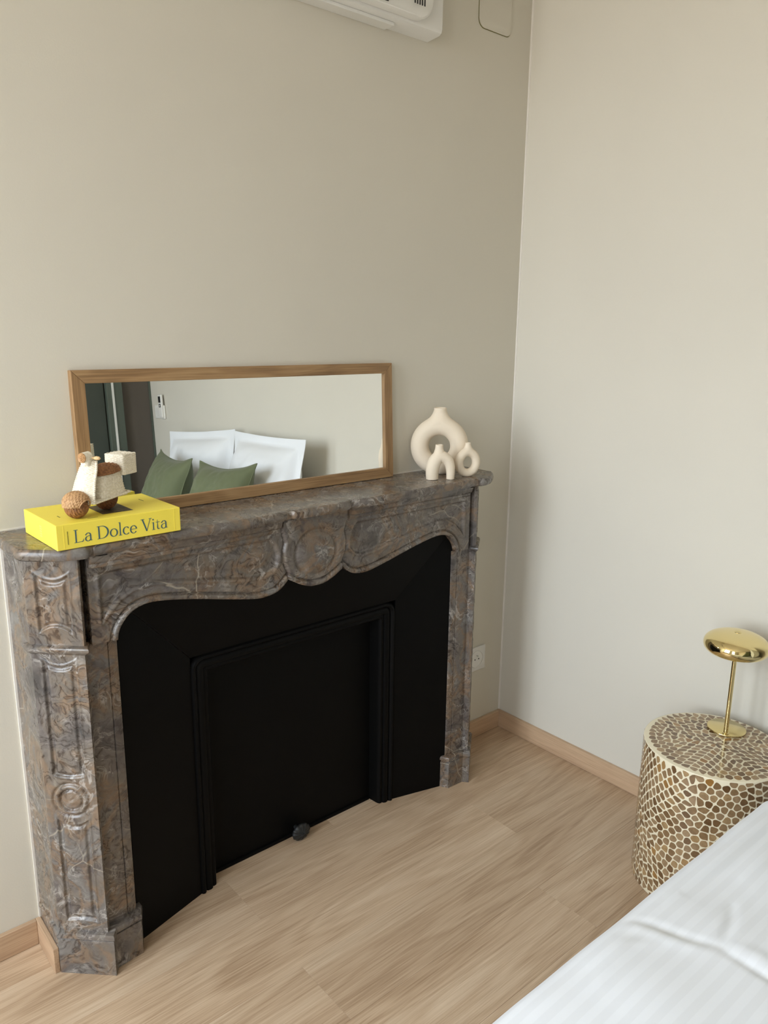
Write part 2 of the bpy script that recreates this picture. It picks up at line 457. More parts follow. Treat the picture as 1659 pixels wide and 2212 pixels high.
# door in the taupe wall (seen in the mirror)
dr = struct(MB().box(-1.18, -.30, RY1 + .002, RY1 + .022, .008, 2.16).build('door_1', 'green_door', bevel=.002), 'dark grey green door')
df = MB()
for (x0, x1) in ((-.292, -.196), (-1.278, -1.182)): df.box(x0, x1, RY1, RY1 + .05, 0, 2.25)
df.box(-1.278, -.196, RY1, RY1 + .05, 2.165, 2.25)
df.build('door_frame', 'green_trim', dr, bevel=.003)
MB().box(-.262, -.250, RY1 + .05, RY1 + .056, 0, 2.2).build('seal_strip', 'white2', dr)
hm = MB().tube([(-1.10, RY1 + .022, 1.02), (-1.10, RY1 + .07, 1.02), (-1.0, RY1 + .075, 1.02)], .009, 10); hm.build('door_handle', 'steel', dr, 60)
MB().box(-1.12, -1.08, RY1 + .022, RY1 + .028, .92, 1.12).build('handle_plate', 'steel', dr, bevel=.004)

# ================================================================== FIREPLACE
ZS = 1.012
fp = thing('fireplace', 'brown veined marble mantelpiece with shaped frieze and black iron firebox', 'fireplace', (XC, 0, 0))
def shear(u, y, z): return (u, y * (1 - .1 * u), z)
def mirror_u(pts): return [(-u, y) for u, y in pts[::-1]]

def offset_poly(poly, d):
    """outward offset of a CCW/CW polygon with mitred corners"""
    n = len(poly); a = sum(poly[i][0] * poly[(i + 1) % n][1] - poly[(i + 1) % n][0] * poly[i][1] for i in range(n))
    sg = 1 if a > 0 else -1; out = []
    for i in range(n):
        p0, p1, p2 = Vector(poly[i - 1]), Vector(poly[i]), Vector(poly[(i + 1) % n])
        e1 = (p1 - p0).normalized(); e2 = (p2 - p1).normalized()
        n1 = Vector((e1.y, -e1.x)) * sg; n2 = Vector((e2.y, -e2.x)) * sg
        m_ = n1 + n2
        if m_.length < 1e-6: m_ = n1
        m_.normalize(); k = max(.80, m_.dot(n1)); q = p1 + m_ * (d / k); out.append((q.x, q.y))
    return out
def ringloft(poly, prof, wall_y=0.0):
    rings = []
    for (d, z) in prof: rings.append([(x, min(y, wall_y), z) for x, y in offset_poly(poly, d)])
    m = MB().loft(rings, False, False)
    m.add(rings[0], [tuple(range(len(rings[0])))]); m.add(rings[-1], [tuple(range(len(rings[-1])))])
    return m
def dens(pts, step):
    out = []
    for i in range(len(pts) - 1):
        a, c = Vector(pts[i]), Vector(pts[i + 1]); n = max(1, int((c - a).length / step))
        for k in range(n): q = a.lerp(c, k / n); out.append((q.x, q.y))
    out.append(tuple(pts[-1])); return out
def catmull(pts, n=6):
    P = [Vector(p) for p in pts]; P = [P[0] * 2 - P[1]] + P + [P[-1] * 2 - P[-2]]; out = []
    for i in range(1, len(P) - 2):
        for k in range(n):
            t = k / n; a, b_, c, d = P[i - 1], P[i], P[i + 1], P[i + 2]
            q = .5 * ((2 * b_) + (c - a) * t + (2 * a - 5 * b_ + 4 * c - d) * t * t + (3 * b_ - a - 3 * c + d) * t ** 3)
            out.append(tuple(q))
    out.append(tuple(P[-2])); return out

# --- shelf
seg1 = [(-.700, 0), (-.702, -.06), (-.702, -.11), (-.697, -.127)]
seg2 = catmull([(-.697, -.132), (-.700, -.154), (-.679, -.180), (-.640, -.211), (-.610, -.225), (-.588, -.228), (-.577, -.219)], 5)
seg3 = catmull([(-.571, -.217), (-.560, -.220), (-.47, -.217), (-.38, -.218), (-.28, -.222), (-.18, -.225), (-.125, -.221), (-.106, -.216), (-.098, -.212)], 5)
seg4 = catmull([(-.092, -.212), (-.080, -.221), (-.03, -.225), (0, -.226)], 5)
half = seg1 + seg2 + seg3 + seg4
outline = half + mirror_u(half[:-1])
prof = [(-.024, ZS - .0240), (-.009, ZS - .0238), (-.0035, ZS - .0220), (-.0004, ZS - .0170), (0, ZS - .0120), (-.0010, ZS - .0062), (-.0036, ZS - .0022), (-.0070, ZS - .0004), (-.0100, ZS)]
def shelf_mesh():
    rings = [[(x, min(y, 0.0), z) for x, y in offset_poly(outline, d)] for d, z in prof]
    m = MB().loft(rings, False, False)
    so_ = sorted((x, y) for x, y in outline if y < -.140); xo = [q[0] for q in so_]; yo_ = [q[1] for q in so_]
    us_ = sorted(set(list(np.linspace(-.6935, .6935, 260)) + [q for q in xo if abs(q) < .6935]))
    for z, ins in ((ZS, .0099), (ZS - .0239, .0100)):     # top and underside, each one connected sheet
        m.grid([[(u, float(np.interp(u, xo, yo_)) + ins, z), (u, -.10, z), (u, -.0002, z)] for u in us_])
    return m
shelf_mesh().map(shear).build('mantel_shelf', 'marble', fp, 34)

# --- frieze, a carved height field
con = catmull([(0, .800), (.022, .8015), (.05, .811), (.072, .823), (.086, .831)], 6)[:-1] + \
      catmull([(.086, .831), (.097, .820), (.117, .807), (.147, .801), (.18, .802), (.245, .8155), (.34, .838), (.415, .852), (.458, .8535), (.488, .843), (.508, .824), (.518, .806), (.5215, .789)], 6)
con_np = np.array(con)
field_poly = np.array([(.552, .943), (.552, .833), (.538, .850), (.512, .876), (.482, .891), (.44, .896), (.36, .884), (.27, .867), (.2, .854), (.155, .850), (.128, .858), (.113, .875), (.110, .9), (.118, .925), (.134, .943)])
def poly_sdf(P, poly):
    n = len(poly); d = np.full(len(P), 1e9); inside = np.zeros(len(P), bool)
    for i in range(n):
        a = poly[i]; b_ = poly[(i + 1) % n]; e = b_ - a; w = P - a
        t = np.clip((w @ e) / (e @ e), 0, 1); d = np.minimum(d, np.linalg.norm(w - t[:, None] * e, axis=1))
        c1 = (a[1] > P[:, 1]) != (b_[1] > P[:, 1])
        xi = a[0] + (P[:, 1] - a[1]) / np.where(abs(e[1]) < 1e-9, 1e-9, e[1]) * e[0]
        inside ^= c1 & (P[:, 0] < xi)
    return np.where(inside, -d, d)
def line_dist(P, line):
    d = np.full(len(P), 1e9)
    for i in range(len(line) - 1):
        a = line[i]; e = line[i + 1] - a; w = P - a; t = np.clip((w @ e) / max(e @ e, 1e-12), 0, 1)
        d = np.minimum(d, np.linalg.norm(w - t[:, None] * e, axis=1))
    return d
ss = lambda t: np.clip(t, 0, 1) ** 2 * (3 - 2 * np.clip(t, 0, 1))
U1 = .575; ZT = ZS - .0205; ZB = .789
us = sorted(set(list(np.linspace(0, .48, 190)) + list(np.linspace(.48, .5215, 46)) + list(np.linspace(.523, U1, 26)) + [.086]))
NZ = 84
PU, PZ = [], []
for u in us:
    zb = ZB if u > .5215 else float(np.interp(u, con_np[:, 0], con_np[:, 1]))
    for k in range(NZ): PU.append(u); PZ.append(zb + (ZT - zb) * (k / (NZ - 1)))
P = np.stack([PU, PZ], 1)
d_lip = line_dist(P, con_np); d_f = poly_sdf(P, field_poly)
h = np.zeros(len(P))
h += np.where(d_lip < .011, .0035 * np.sqrt(np.clip(1 - ((d_lip - .0055) / .0058) ** 2, 0, 1)) + .001, 0)
h -= .0042 * np.exp(-((d_lip - .0135) / .0022) ** 2)
h -= .0075 * ss(-d_f / .007)                                     # sunk side fields
h += .0022 * np.exp(-((d_f - .003) / .0028) ** 2)                # thin raised rim
h += .0030 * ss((-d_f - .018) / .02) * np.where(d_f < 0, 1, 0)   # gently pillowed field
el = np.sqrt((P[:, 0] / .064) ** 2 + ((P[:, 1] - .886) / .058) ** 2)
h -= .0048 * np.exp(-((el - 1.0) / .085) ** 2)
h += .0055 * ss((.97 - el) / .5)
cart = np.array([(.100, .948), (.094, .925), (.100, .902), (.098, .875), (.088, .852), (.085, .833)])
dc = line_dist(P, cart); inner = P[:, 0] < np.interp(P[:, 1], cart[::-1, 1], cart[::-1, 0])
h += np.where(inner, .005 * ss(dc / .008), 0); h -= .0035 * np.exp(-(dc / .003) ** 2)
h = h.reshape(len(us), NZ)
YF = -.182
fz = MB()
for sgn in (1, -1):
    G = [[(sgn * u, YF - h[i][k], PZ[i * NZ + k]) for k in range(NZ)] for i, u in enumerate(us)]
    fz.grid(G)
    und = [[(G[i][0][0], G[i][0][1], G[i][0][2]), (G[i][0][0], -.150, G[i][0][2] + .002)] for i in range(len(us))]; fz.grid(und)
    e_ = len(us) - 1
    fz.grid([[G[e_][k], (G[e_][k][0], -.10, G[e_][k][2])] for k in range(NZ)])
fz.box(-U1, U1, -.150, -.10, .86, ZT)
fz.map(shear).build('frieze', 'marble', fp, 50)

# bed moulding under the shelf, broken by the central cartouche
cp_ = [(-.176, .9535), (-.1855, .9545), (-.1885, .9590), (-.1885, .9640), (-.1925, .9660), (-.1965, .9710), (-.1985, .9780), (-.2010, .9815), (-.2020, ZS - .0205), (-.176, ZS - .0205)]
for sg in (-1, 1):
    MB().loft([[(sg * .118, y, z) for y, z in cp_], [(sg * .108, y * .985, z + .0005) for y, z in cp_]][::-1] + [[(sg * .566, y, z) for y, z in cp_], [(sg * .572, y * .98, z) for y, z in cp_]]).map(shear).build('bed_moulding', 'marble', fp, 35)
# --- jambs
A_, B_, C_, D_, E_ = (-.678, -.118), (-.596, -.193), (-.588, -.174), (-.523, -.169), (-.5165, -.160)
CL = math.hypot(B_[0] - A_[0], B_[1] - A_[1])
def canted_relief(mb, z0, z1, sgn):
    ns, nzv = 64, int((z1 - z0) / .0022)
    S = np.linspace(0, CL, ns); Zv = np.linspace(z0, z1, nzv)
    SS, ZZ = np.meshgrid(S, Zv, indexing='ij'); hh = np.zeros_like(SS); q = SS - CL / 2
    def panel(a, b_, w, ct, cb):
        # ct / cb : how far the top edge dips and the bottom edge lifts in the middle
        top = b_ - ct * (1 - (q / w) ** 2); bot = a + cb * (1 - (q / w) ** 2)
        d = np.maximum(np.maximum(abs(q) - w, ZZ - top), bot - ZZ)
        r = -.0042 * ss(-d / .0032) + .0045 * ss((-d - .0070) / .006)
        r += .0016 * np.exp(-((d - .002) / .002) ** 2)
        return r
    hh += panel(.822, .950, .0345, .014, .016)
    hh += panel(.500, .764, .0345, .013, -.006)
    hh += panel(.135, .395, .0345, .016, .004)
    rr = np.sqrt(q ** 2 + (ZZ - .440) ** 2)
    hh += -.0042 * np.exp(-((rr - .0385) / .0035) ** 2) + .0022 * np.exp(-((rr - .031) / .005) ** 2) - .0045 * np.exp(-((rr - .0235) / .0026) ** 2) + .0008 * ss((.021 - rr) / .012)
    # worn, uneven carving
    for i in range(ns):
        for j in range(nzv): hh[i, j] += .0009 * nz(SS[i, j] * 1.0, ZZ[i, j] + sgn, 3.1, 46)
    ed = np.minimum(SS, CL - SS); hh *= ss(ed / .004)
    tx, ty = (B_[0] - A_[0]) / CL, (B_[1] - A_[1]) / CL; nx, ny = ty, -tx
    if ny > 0: nx, ny = -nx, -ny
    G = [[(A_[0] + tx * SS[i, j] + nx * hh[i, j], A_[1] + ty * SS[i, j] + ny * hh[i, j], ZZ[i, j]) for j in range(nzv)] for i in range(ns)]
    mb.grid(G)
for sgn in (-1, 1):
    flip = (lambda x, y, z, s=sgn: shear(-s * x if s == 1 else x, y, z))
    b = MB()
    inset = .010; tx, ty = (B_[0] - A_[0]) / CL, (B_[1] - A_[1]) / CL; nx, ny = (ty, -tx) if -tx < 0 else (-ty, tx)
    A2 = (A_[0] - nx * inset, A_[1] - ny * inset); B2 = (B_[0] - nx * inset, B_[1] - ny * inset)
    body = [(-.682, 0), A_, A2, B2, B_, (-.5925, -.190), (-.5905, -.176), C_, (-.5405, -.1705), (-.539, -.1675), (-.5370, -.1702), D_, (-.518, -.1665), E_, (-.511, -.13), (-.511, -.08), (-.60, -.06), (-.60, 0)]
    top_body = [(-.682, 0), A_, A2, B2, B_, (-.5925, -.190), (-.586, -.165), (-.575, -.15), (-.575, -.06), (-.60, 0)]
    b.prism(body, .09, .789); b.prism(top_body, .789, ZS - .0238)
    jb = b.map(flip).build('jamb', 'marble', fp, 30)
    r_ = MB(); canted_relief(r_, .10, ZS - .0238, sgn); r_.map(flip).build('carved_panel', 'marble', jb, 70)
    # plinth block
    pl_ = [(-.683, 0), (-.683, -.122), (-.590, -.208), (-.577, -.190), (-.5155, -.186), (-.503, -.160), (-.503, -.10), (-.60, -.06), (-.60, 0)]
    if sgn == 1: pl_ = [(-.690, 0), (-.690, -.118)] + pl_[2:]
    ringloft(pl_, [(0, 0), (0, .088), (-.0025, .0895), (-.0025, .092), (.002, .094), (.0025, .101), (0, .106), (-.005, .108), (-.012, .108)]).map(flip).build('plinth', 'marble', jb, 40)
    # impost moulding
    im = [(-.6790, -.104), A_, B_, (-.588, -.172), (-.60, -.12)]
    if sgn == 1: im = [(-.682, -.05), A_, B_, (-.588, -.172), (-.60, -.10)]
    ringloft(im, [(-.004, .776), (.001, .777), (.0035, .7805), (.0085, .784), (.0115, .788), (.0108, .7925), (.0070, .7955), (.001, .7975), (-.004, .798)]).map(flip).build('impost_moulding', 'marble', jb, 45)
MB().box(-.6865, -.681, -.004, 0, HB, ZS - .030).build('caulk_bead', 'caulk', fp)
MB().box(-.69, .69, -.003, 0, ZS, ZS + .003).build('caulk_bead', 'caulk', fp)

# --- black iron insert
IX = .0095                       # the iron insert sits a touch right of the marble axis
ui, zi, yi = .3285, .660, -.106
uo, zo, yo = .520, .868, -.158
def quadslab(name, q, t=.006):
    q = [Vector(p) for p in q]; n = (q[1] - q[0]).cross(q[2] - q[0]).normalized()
    if n.y < 0: n = -n
    MB().loft([[tuple(p) for p in q], [tuple(p + n * t) for p in q]]).build(name, 'iron', fp)
e_ = .0006
quadslab('splay_panel', [(IX - uo, yo, 0), (IX - ui - e_, yi, 0), (IX - ui - e_, yi, zi), (IX - uo, yo, zo)])
quadslab('splay_panel', [(IX + uo, yo, 0), (IX + ui + e_, yi, 0), (IX + ui + e_, yi, zi), (IX + uo, yo, zo)])
quadslab('splay_panel', [(IX - uo, yo - .001, zo + e_), (IX + uo, yo - .001, zo + e_), (IX + ui, yi - .001, zi + e_), (IX - ui, yi - .001, zi + e_)])
# moulded inner frame swept round the opening
def arch_path(w, top, r, n=8):
    p = [(-w, 0.0)]
    p += [(-w + r - r * math.cos(t), top - r + r * math.sin(t)) for t in np.linspace(0, PI / 2, n)]
    p += [(w - r + r * math.sin(t), top - r + r * math.cos(t)) for t in np.linspace(0, PI / 2, n)]
    return p + [(w, 0.0)]
profile = [(0, -.090), (0, -.105), (.004, -.110), (.009, -.111), (.014, -.107), (.016, -.102), (.020, -.106), (.028, -.107), (.034, -.104), (.036, -.098), (.040, -.100), (.046, -.099), (.0495, -.094), (.0505, -.088), (.0540, -.057), (.0540, -.050)]
NP = 8
rings = []
for (d, y) in profile:
    path = arch_path(ui - d, zi - d, max(.006, .036 - d), NP)
    rings.append([(IX + u, y, z) for u, z in path])
fr = MB(); fr.grid(rings); fr.build('inner_frame', 'iron', fp, 40)
MB().box(IX - .285, IX + .285, -.056, -.046, .004, .635).build('back_plate', 'iron', fp)
MB().box(IX - .272, IX + .272, -.062, -.050, .0, .010).build('bottom_rail', 'iron', fp, bevel=.002)
# fluted damper knob at the foot of the plate
kb = []
for j, (r, hgt) in enumerate([(.0, .014), (.005, .0135), (.010, .0115), (.016, .0085), (.0205, .0045), (.022, .001), (.021, -.002), (.012, -.004)]):
    row = []
    for k in range(72):
        t = 2 * PI * k / 72; fl = 1 + (.03 * math.cos(12 * t) if 2 <= j <= 5 else 0)
        row.append((IX - .004 + r * fl * 1.36 * math.cos(t), -.088 - hgt * (1.1 + .05 * math.cos(12 * t)), .0262 + r * fl * 1.15 * math.sin(t)))
    kb.append(row)
kk = MB(); kk.loft(kb, False, True); kk.tube([(IX - .004, -.086, .0262), (IX - .004, -.058, .0262)], .006, 10)
kk.build('damper_knob', 'iron2', fp, 50)

# ================================================================== MIRROR
MW, MH, MD, MR = .908, .330, .020, .029
TLT = .04
mi = thing('wall_mirror', 'long oak framed mirror leaning on the wall above the mantel', 'mirror', (-1.0195, -.030, ZS + .001), (-TLT, 0, 0))
# local: front face at y=0, back at y=+MD
def rail(p):  # p: 4 corner (x,z)
    o = [(x, 0.0, z) for x, z in p] + [(x, MD, z) for x, z in p]
    return MB().add(o, [(0, 1, 2, 3), (7, 6, 5, 4), (0, 4, 5, 1), (1, 5, 6, 2), (2, 6, 7, 3), (3, 7, 4, 0)])
x0, x1, z0, z1 = -MW / 2, MW / 2, 0, MH; g = .0002
rail([(x0, z0), (x1, z0), (x1 - MR, z0 + MR), (x0 + MR, z0 + MR)]).build('frame_rail', 'oakframe_x', mi, bevel=.0012)
rail([(x0, z1), (x1, z1), (x1 - MR, z1 - MR), (x0 + MR, z1 - MR)]).build('frame_rail', 'oakframe_x', mi, bevel=.0012)
rail([(x0, z0 + g), (x0 + MR, z0 + MR), (x0 + MR, z1 - MR), (x0, z1 - g)]).build('frame_stile', 'oakframe_z', mi, bevel=.0012)
rail([(x1, z0 + g), (x1 - MR, z0 + MR), (x1 - MR, z1 - MR), (x1, z1 - g)]).build('frame_stile', 'oakframe_z', mi, bevel=.0012)
MB().box(x0 + MR - .004, x1 - MR + .004, .007, .0105, z0 + MR - .004, z1 - MR + .004).build('mirror_glass', 'mirror', mi)
MB().box(x0 + .012, x1 - .012, .012, .0185, z0 + .012, z1 - .012).build('backing_board', 'sub', mi)

# ================================================================== BOOK
BZ = .0505
bk = thing('book', 'thick yellow coffee table book with teal spine title', 'book', (-1.470, -.136, ZS + .0004), (0, 0, .022))
BW, BD = .258, .186
MB().box(-BW / 2, BW / 2, -BD / 2, BD / 2, 0, BZ).build('cover', 'yellow', bk, bevel=.0016, seg=3)
# hinge grooves of the spine
for x in (-BW / 2 + .014, BW / 2 - .014):
    MB().box(x - .0006, x + .0006, -BD / 2 - .0003, -BD / 2 + .001, .003, BZ - .003).build('spine_crease', 'yellow', bk)

class Pen:
    """high contrast roman lettering drawn as flat ribbons"""
    def __init__(s): s.q = []
    def stroke(s, pts, w):
        pts = [Vector(p) for p in pts]; n = len(pts)
        if not hasattr(w, '__len__'): w = [w] * n
        L, R = [], []
        for i in range(n):
            t = (pts[min(i + 1, n - 1)] - pts[max(i - 1, 0)]).normalized(); nn = Vector((-t.y, t.x))
            L.append(pts[i] + nn * w[i] / 2); R.append(pts[i] - nn * w[i] / 2)
        for i in range(n - 1): s.q.append([L[i], R[i], R[i + 1], L[i + 1]])
    def arc(s, cx, cy, rx, ry, a0, a1, wth, wtk, n=26):
        pts, ws = [], []
        for k in range(n + 1):
            t = math.radians(a0 + (a1 - a0) * k / n)
            pts.append((cx + rx * math.cos(t), cy + ry * math.sin(t))); ws.append(wth + (wtk - wth) * abs(math.cos(t)) ** 1.5)
        s.stroke(pts, ws)
TK, TN = .078, .030
def g_L(p):
    p.stroke([(.10, .01), (.10, .68)], TK); p.stroke([(0, .668), (.21, .668)], TN); p.stroke([(0, .012), (.44, .018)], TN)
    p.stroke([(.40, .018), (.46, .05), (.485, .16)], [.05, .05, .015]); return .52
def g_a(p):
    p.stroke([(.30, .05), (.30, .31)], TK); p.arc(.185, .31, .115, .115, 0, 150, .04, .07); p.arc(.06, .345, .022, .022, 0, 360, .03, .03, 10)
    p.arc(.165, .125, .125, .125, 110, 330, .035, .075); p.stroke([(.12, .245), (.20, .268), (.27, .285)], [.035, .035, .03])
    p.stroke([(.30, .06), (.325, .012), (.40, .035)], [.07, .04, .012]); return .40
def g_D(p):
    p.stroke([(.10, .01), (.10, .68)], TK); p.stroke([(0, .668), (.26, .668)], TN); p.stroke([(0, .012), (.26, .012)], TN)
    p.arc(.25, .34, .33, .327, -90, 90, .03, .092); return .64
def g_o(p): p.arc(.22, .215, .18, .205, 0, 360, .032, .082, 40); return .45
def g_l(p): p.stroke([(.09, .01), (.09, .72)], .068); p.stroke([(0, .70), (.09, .715)], [.012, .03]); p.stroke([(.0, .012), (.185, .012)], .026); return .20
def g_c(p):
    p.arc(.20, .215, .165, .205, 50, 320, .034, .082); p.stroke([(.30, .37), (.325, .33)], .05); return .37
def g_e(p):
    p.arc(.20, .215, .165, .205, 5, 325, .034, .08); p.stroke([(.05, .235), (.365, .235)], .026); return .40
def g_V(p):
    p.stroke([(.07, .668), (.30, .0)], TK); p.stroke([(.295, .0), (.52, .668)], .036); p.stroke([(-.03, .668), (.18, .668)], TN); p.stroke([(.43, .668), (.61, .668)], TN); return .57
def g_i(p): p.stroke([(.09, .01), (.09, .43)], .068); p.stroke([(0, .405), (.09, .425)], [.012, .03]); p.stroke([(0, .012), (.185, .012)], .026); p.arc(.085, .575, .024, .024, 0, 360, .044, .044, 12); return .20
def g_t(p):
    p.stroke([(.10, .54), (.095, .10), (.12, .03), (.17, .018), (.24, .05)], [.02, .068, .06, .045, .012]); p.stroke([(0, .405), (.23, .412)], .028); return .26
def text(gl, gap):
    x = 0; q = []
    for g_ in gl:
        if g_ is None: x += .22; continue
        p = Pen(); adv = g_(p); q += [[(v.x + x, v.y) for v in s] for s in p.q]; x += adv + gap
    return q, x
quads, wtx = text([g_L, g_a, None, g_D, g_o, g_l, g_c, g_e, None, g_V, g_i, g_t, g_a], .028)
TWD = .196; sc_ = TWD / wtx
tb = MB()
for i, q in enumerate(quads):
    tb.add([(-.096 + x * sc_, -BD / 2 - .00035 - .0000004 * i, .0110 + y * sc_) for x, y in q], [(0, 1, 2, 3)])
tb.build('title_lettering', 'teal', bk)['label'] = 'teal serif title reading La Dolce Vita'
sp_ = MB()                                    # tiny author line up the spine
zq = .010
for k in range(15):
    ln = random.uniform(.0009, .0018); sp_.box(-.1085, -.1068, -BD / 2 - .0006, -BD / 2 - .0003, zq, zq + ln); zq += ln + .0006
sp_.build('spine_small_print', 'ink', bk)
for (x, y, n, dx, dy) in ((-.098, -.015, 6, 0, -.0028), (-.058, -.072, 8, .0026, 0), (.096, .035, 9, 0, -.0028)):
    tp = MB()                                 # small lines of print on the cover
    for k in range(n): tp.box(x + k * dx - .0008, x + k * dx + .0008, y + k * dy - .0009, y + k * dy + .0009, BZ + .0001, BZ + .0004)
    tp.build('cover_small_print', 'ink', bk)
MB().box(-.022, .042, -.056, .030, BZ + .0001, BZ + .0004).build('cover_picture', 'picture', bk)
ep = MB()                                     # pale block of print on the short end
for r in range(5):
    for k in range(2): ep.box(-BW / 2 - .0005, -BW / 2 - .0002, -.010 + .006 * k - .002, -.010 + .006 * k + .002, .012 + r * .005, .0145 + r * .005)
ep.build('end_print', 'paleink', bk)

# ================================================================== WICKER SCOOTER
scr = thing('wicker_scooter', 'small woven wicker scooter ornament standing on the yellow book', 'ornament', (-1.5005, -.1715, ZS + BZ + .0009), (0, 0, math.radians(-152)))
def weave(u, v, nu, nv, amp):
    row = math.floor(v * nv); fr_ = v * nv - row
    prof_ = math.sqrt(max(0, math.sin(PI * fr_)))
    over = math.cos(PI * (u * nu + row))
    return amp * (prof_ * (.62 + .38 * over) - .3)
def wsurf(fn, nu, nv, wu, wv, amp, closed=False):
    e = 1e-3; G = []
    for i in range(nu if closed else nu + 1):
        u = i / nu; row = []
        for j in range(nv + 1):
            v = j / nv; p = Vector(fn(u, v)); du = Vector(fn(min(u + e, 1) if not closed else u + e, v)) - Vector(fn(max(u - e, 0) if not closed else u - e, v))
            dv = Vector(fn(u, min(v + e, 1))) - Vector(fn(u, max(v - e, 0))); n = du.cross(dv)
            n = n.normalized() if n.length > 1e-12 else Vector((0, 0, 1))
            row.append(tuple(p + n * weave(u, v, wu, wv, amp)))
        G.append(row)
    return G
def braid(pts, r, turns):
    m = MB(); n = len(pts)
    for ph in (0, PI):
        q = []
        for i, p in enumerate(pts):
            t = 2 * PI * turns * i / (n - 1) + ph; q.append((p[0] + r * .6 * math.cos(t), p[1] + r * .6 * math.sin(t), p[2] + r * .6 * math.cos(t + 1.2)))
        m.tube(q, r * .75, 7)
    return m
def lerp3(a, c, n): return [tuple(Vector(a).lerp(Vector(c), i / n)) for i in range(n + 1)]

# local frame: +x forward, +y towards the viewer side, z up
def wheel(name, cx, r, wy, mat):
    G = wsurf(lambda u, v: (cx + r * math.sin(PI * v) * math.cos(2 * PI * u) * 1.0, wy * math.cos(PI * v) * -1.0, r + r * math.sin(PI * v) * math.sin(2 * PI * u)), 72, 60, 18, 15, .0016, True)
    return MB().grid(G, closed_u=True).build(name, mat, scr, 60)
FWX, RWX, FR, RR = .0470, -.0375, .0240, .0250
wheel('front_wheel', FWX, FR, .0225, 'br_wicker')
wheel('rear_wheel', RWX, RR, .0215, 'dk_wicker')
# front fender: woven cap over the upper half of the wheel
def fend(u, v):
    a = .02 + (PI + .10) * u; b_ = -1.08 + 2.16 * v
    r = .0300
    return (FWX + r * math.cos(a) * math.cos(b_), .0275 * math.sin(b_) / math.sin(1.08) * (.72 + .28 * math.sin(max(0, min(PI, a)))), FR + .0005 + r * math.sin(a) * math.cos(b_) * 1.0)
fe = MB().grid(wsurf(fend, 84, 70, 16, 18, .0014)); fo = fe.build('front_fender', 'tan_wicker', scr, 60)
sd = fo.modifiers.new('thick', 'SOLIDIFY'); sd.thickness = .0012
MB().tube([fend(k / 40, 1.0) for k in range(41)], .0013, 7).build('fender_rim', 'tan_wicker', fo, 60)
MB().tube([fend(k / 40, 0.0) for k in range(41)], .0013, 7).build('fender_rim', 'tan_wicker', fo, 60)
# leg shield
def shield(u, v):
    s = 2 * u - 1; w = .0290 - .0105 * v - .004 * max(0, v - .8) / .2
    x = .0405 - .030 * v ** 1.1 - .012 * s * s + .003 * math.sin(PI * v)
    return (x, -s * w, .028 + .080 * v)
sh = MB().grid(wsurf(shield, 100, 170, 12, 38, .0013)).build('leg_shield', 'wh_wicker', scr, 60)
sd = sh.modifiers.new('thick', 'SOLIDIFY'); sd.thickness = .003; sd.offset = -1
for uu in (0, 1): braid([shield(uu, k / 60) for k in range(61)], .0019, 11).build('braided_rim', 'wh_wicker', sh, 60)
# floorboard and its braid
MB().box(-.072, .026, -.027, .027, .0275, .0325).build('floorboard', 'wh_wicker', scr, bevel=.001)
pr_ = [(.030, .0275, .029), (-.066, .0285, .0335)]
br_ = braid(lerp3((.030, .0285, .028), (-.076, .0295, .034), 60), .0022, 15); br_.v += []
br2 = braid(lerp3((.030, -.0285, .028), (-.076, -.0295, .034), 60), .0022, 15)
bo = br_.build('floor_braid', 'wh_wicker', scr, 60); br2.build('floor_braid', 'wh_wicker', scr, 60)
braid(lerp3((-.076, .0295, .034), (-.076, -.0295, .034), 40), .0022, 9).build('floor_braid', 'wh_wicker', scr, 60)
# rear body: woven skirt, rounded rectangle in plan, narrowing upwards
def skirtf(u, v):
    a = 2 * PI * u; ca, sa = math.cos(a), math.sin(a); k = (abs(ca) ** 4 + abs(sa) ** 4) ** -.25
    hx = .0430 - .0120 * v; hy = .0285 - .0090 * v
    cx = -.0340 + .001 * v + (-.004 * v if ca < 0 else 0)
    return (cx + hx * ca * k, hy * sa * k, .032 + .050 * v)
MB().grid(wsurf(skirtf, 168, 110, 28, 19, .0015, True), closed_u=True).build('rear_body', 'wh_wicker', scr, 60)
# seat: brown woven saddle
def seatf(u, v):
    a = 2 * PI * u; ca, sa = math.cos(a), math.sin(a); k = (abs(ca) ** 3.2 + abs(sa) ** 3.2) ** (-1 / 3.2)
    t = v * PI / 2; r = math.cos(t) ** .55 if t < PI / 2 - 1e-6 else 0.0
    return (-.033 + .0365 * ca * k * r, .0240 * sa * k * r, .080 + .0145 * math.sin(t) + .0035 * r * max(0, -ca) - .004 * (1 - v) * 0)
MB().grid(wsurf(seatf, 128, 48, 22, 7, .0017, True), closed_u=True).build('seat', 'br_wicker', scr, 60)
so = MB().tube([seatf(k / 60, 0.0) for k in range(60)], .0022, 7, True); so.map(lambda x, y, z: (x, y, z - .001)).build('seat_rim', 'br_wicker', scr, 60)
# rack box behind the seat
def boxf(u, v):
    a = 2 * PI * u; ca, sa = math.cos(a), math.sin(a); k = (abs(ca) ** 9 + abs(sa) ** 9) ** (-1 / 9)
    if v < .12: r = (v / .12); z = 0
    elif v > .82: r = (1 - v) / .18; z = 1
    else: r = 1; z = (v - .12) / .70
    r = max(0, r) ** .5 if (v < .12 or v > .82) else 1
    return (-.0890 + .0220 * ca * k * r, .0250 * sa * k * r, .0690 + .0420 * z + (.0012 * (1 - r) if v > .82 else 0))
rb = MB().grid(wsurf(boxf, 168, 132, 28, 26, .0013, True), closed_u=True).build('rack_box', 'wh_wicker', scr, 70)
MB().tube([(-.060, 0, .060), (-.078, 0, .0660), (-.098, 0, .0685)], .0045, 8).build('box_bracket', 'wh_wicker', rb, 60)
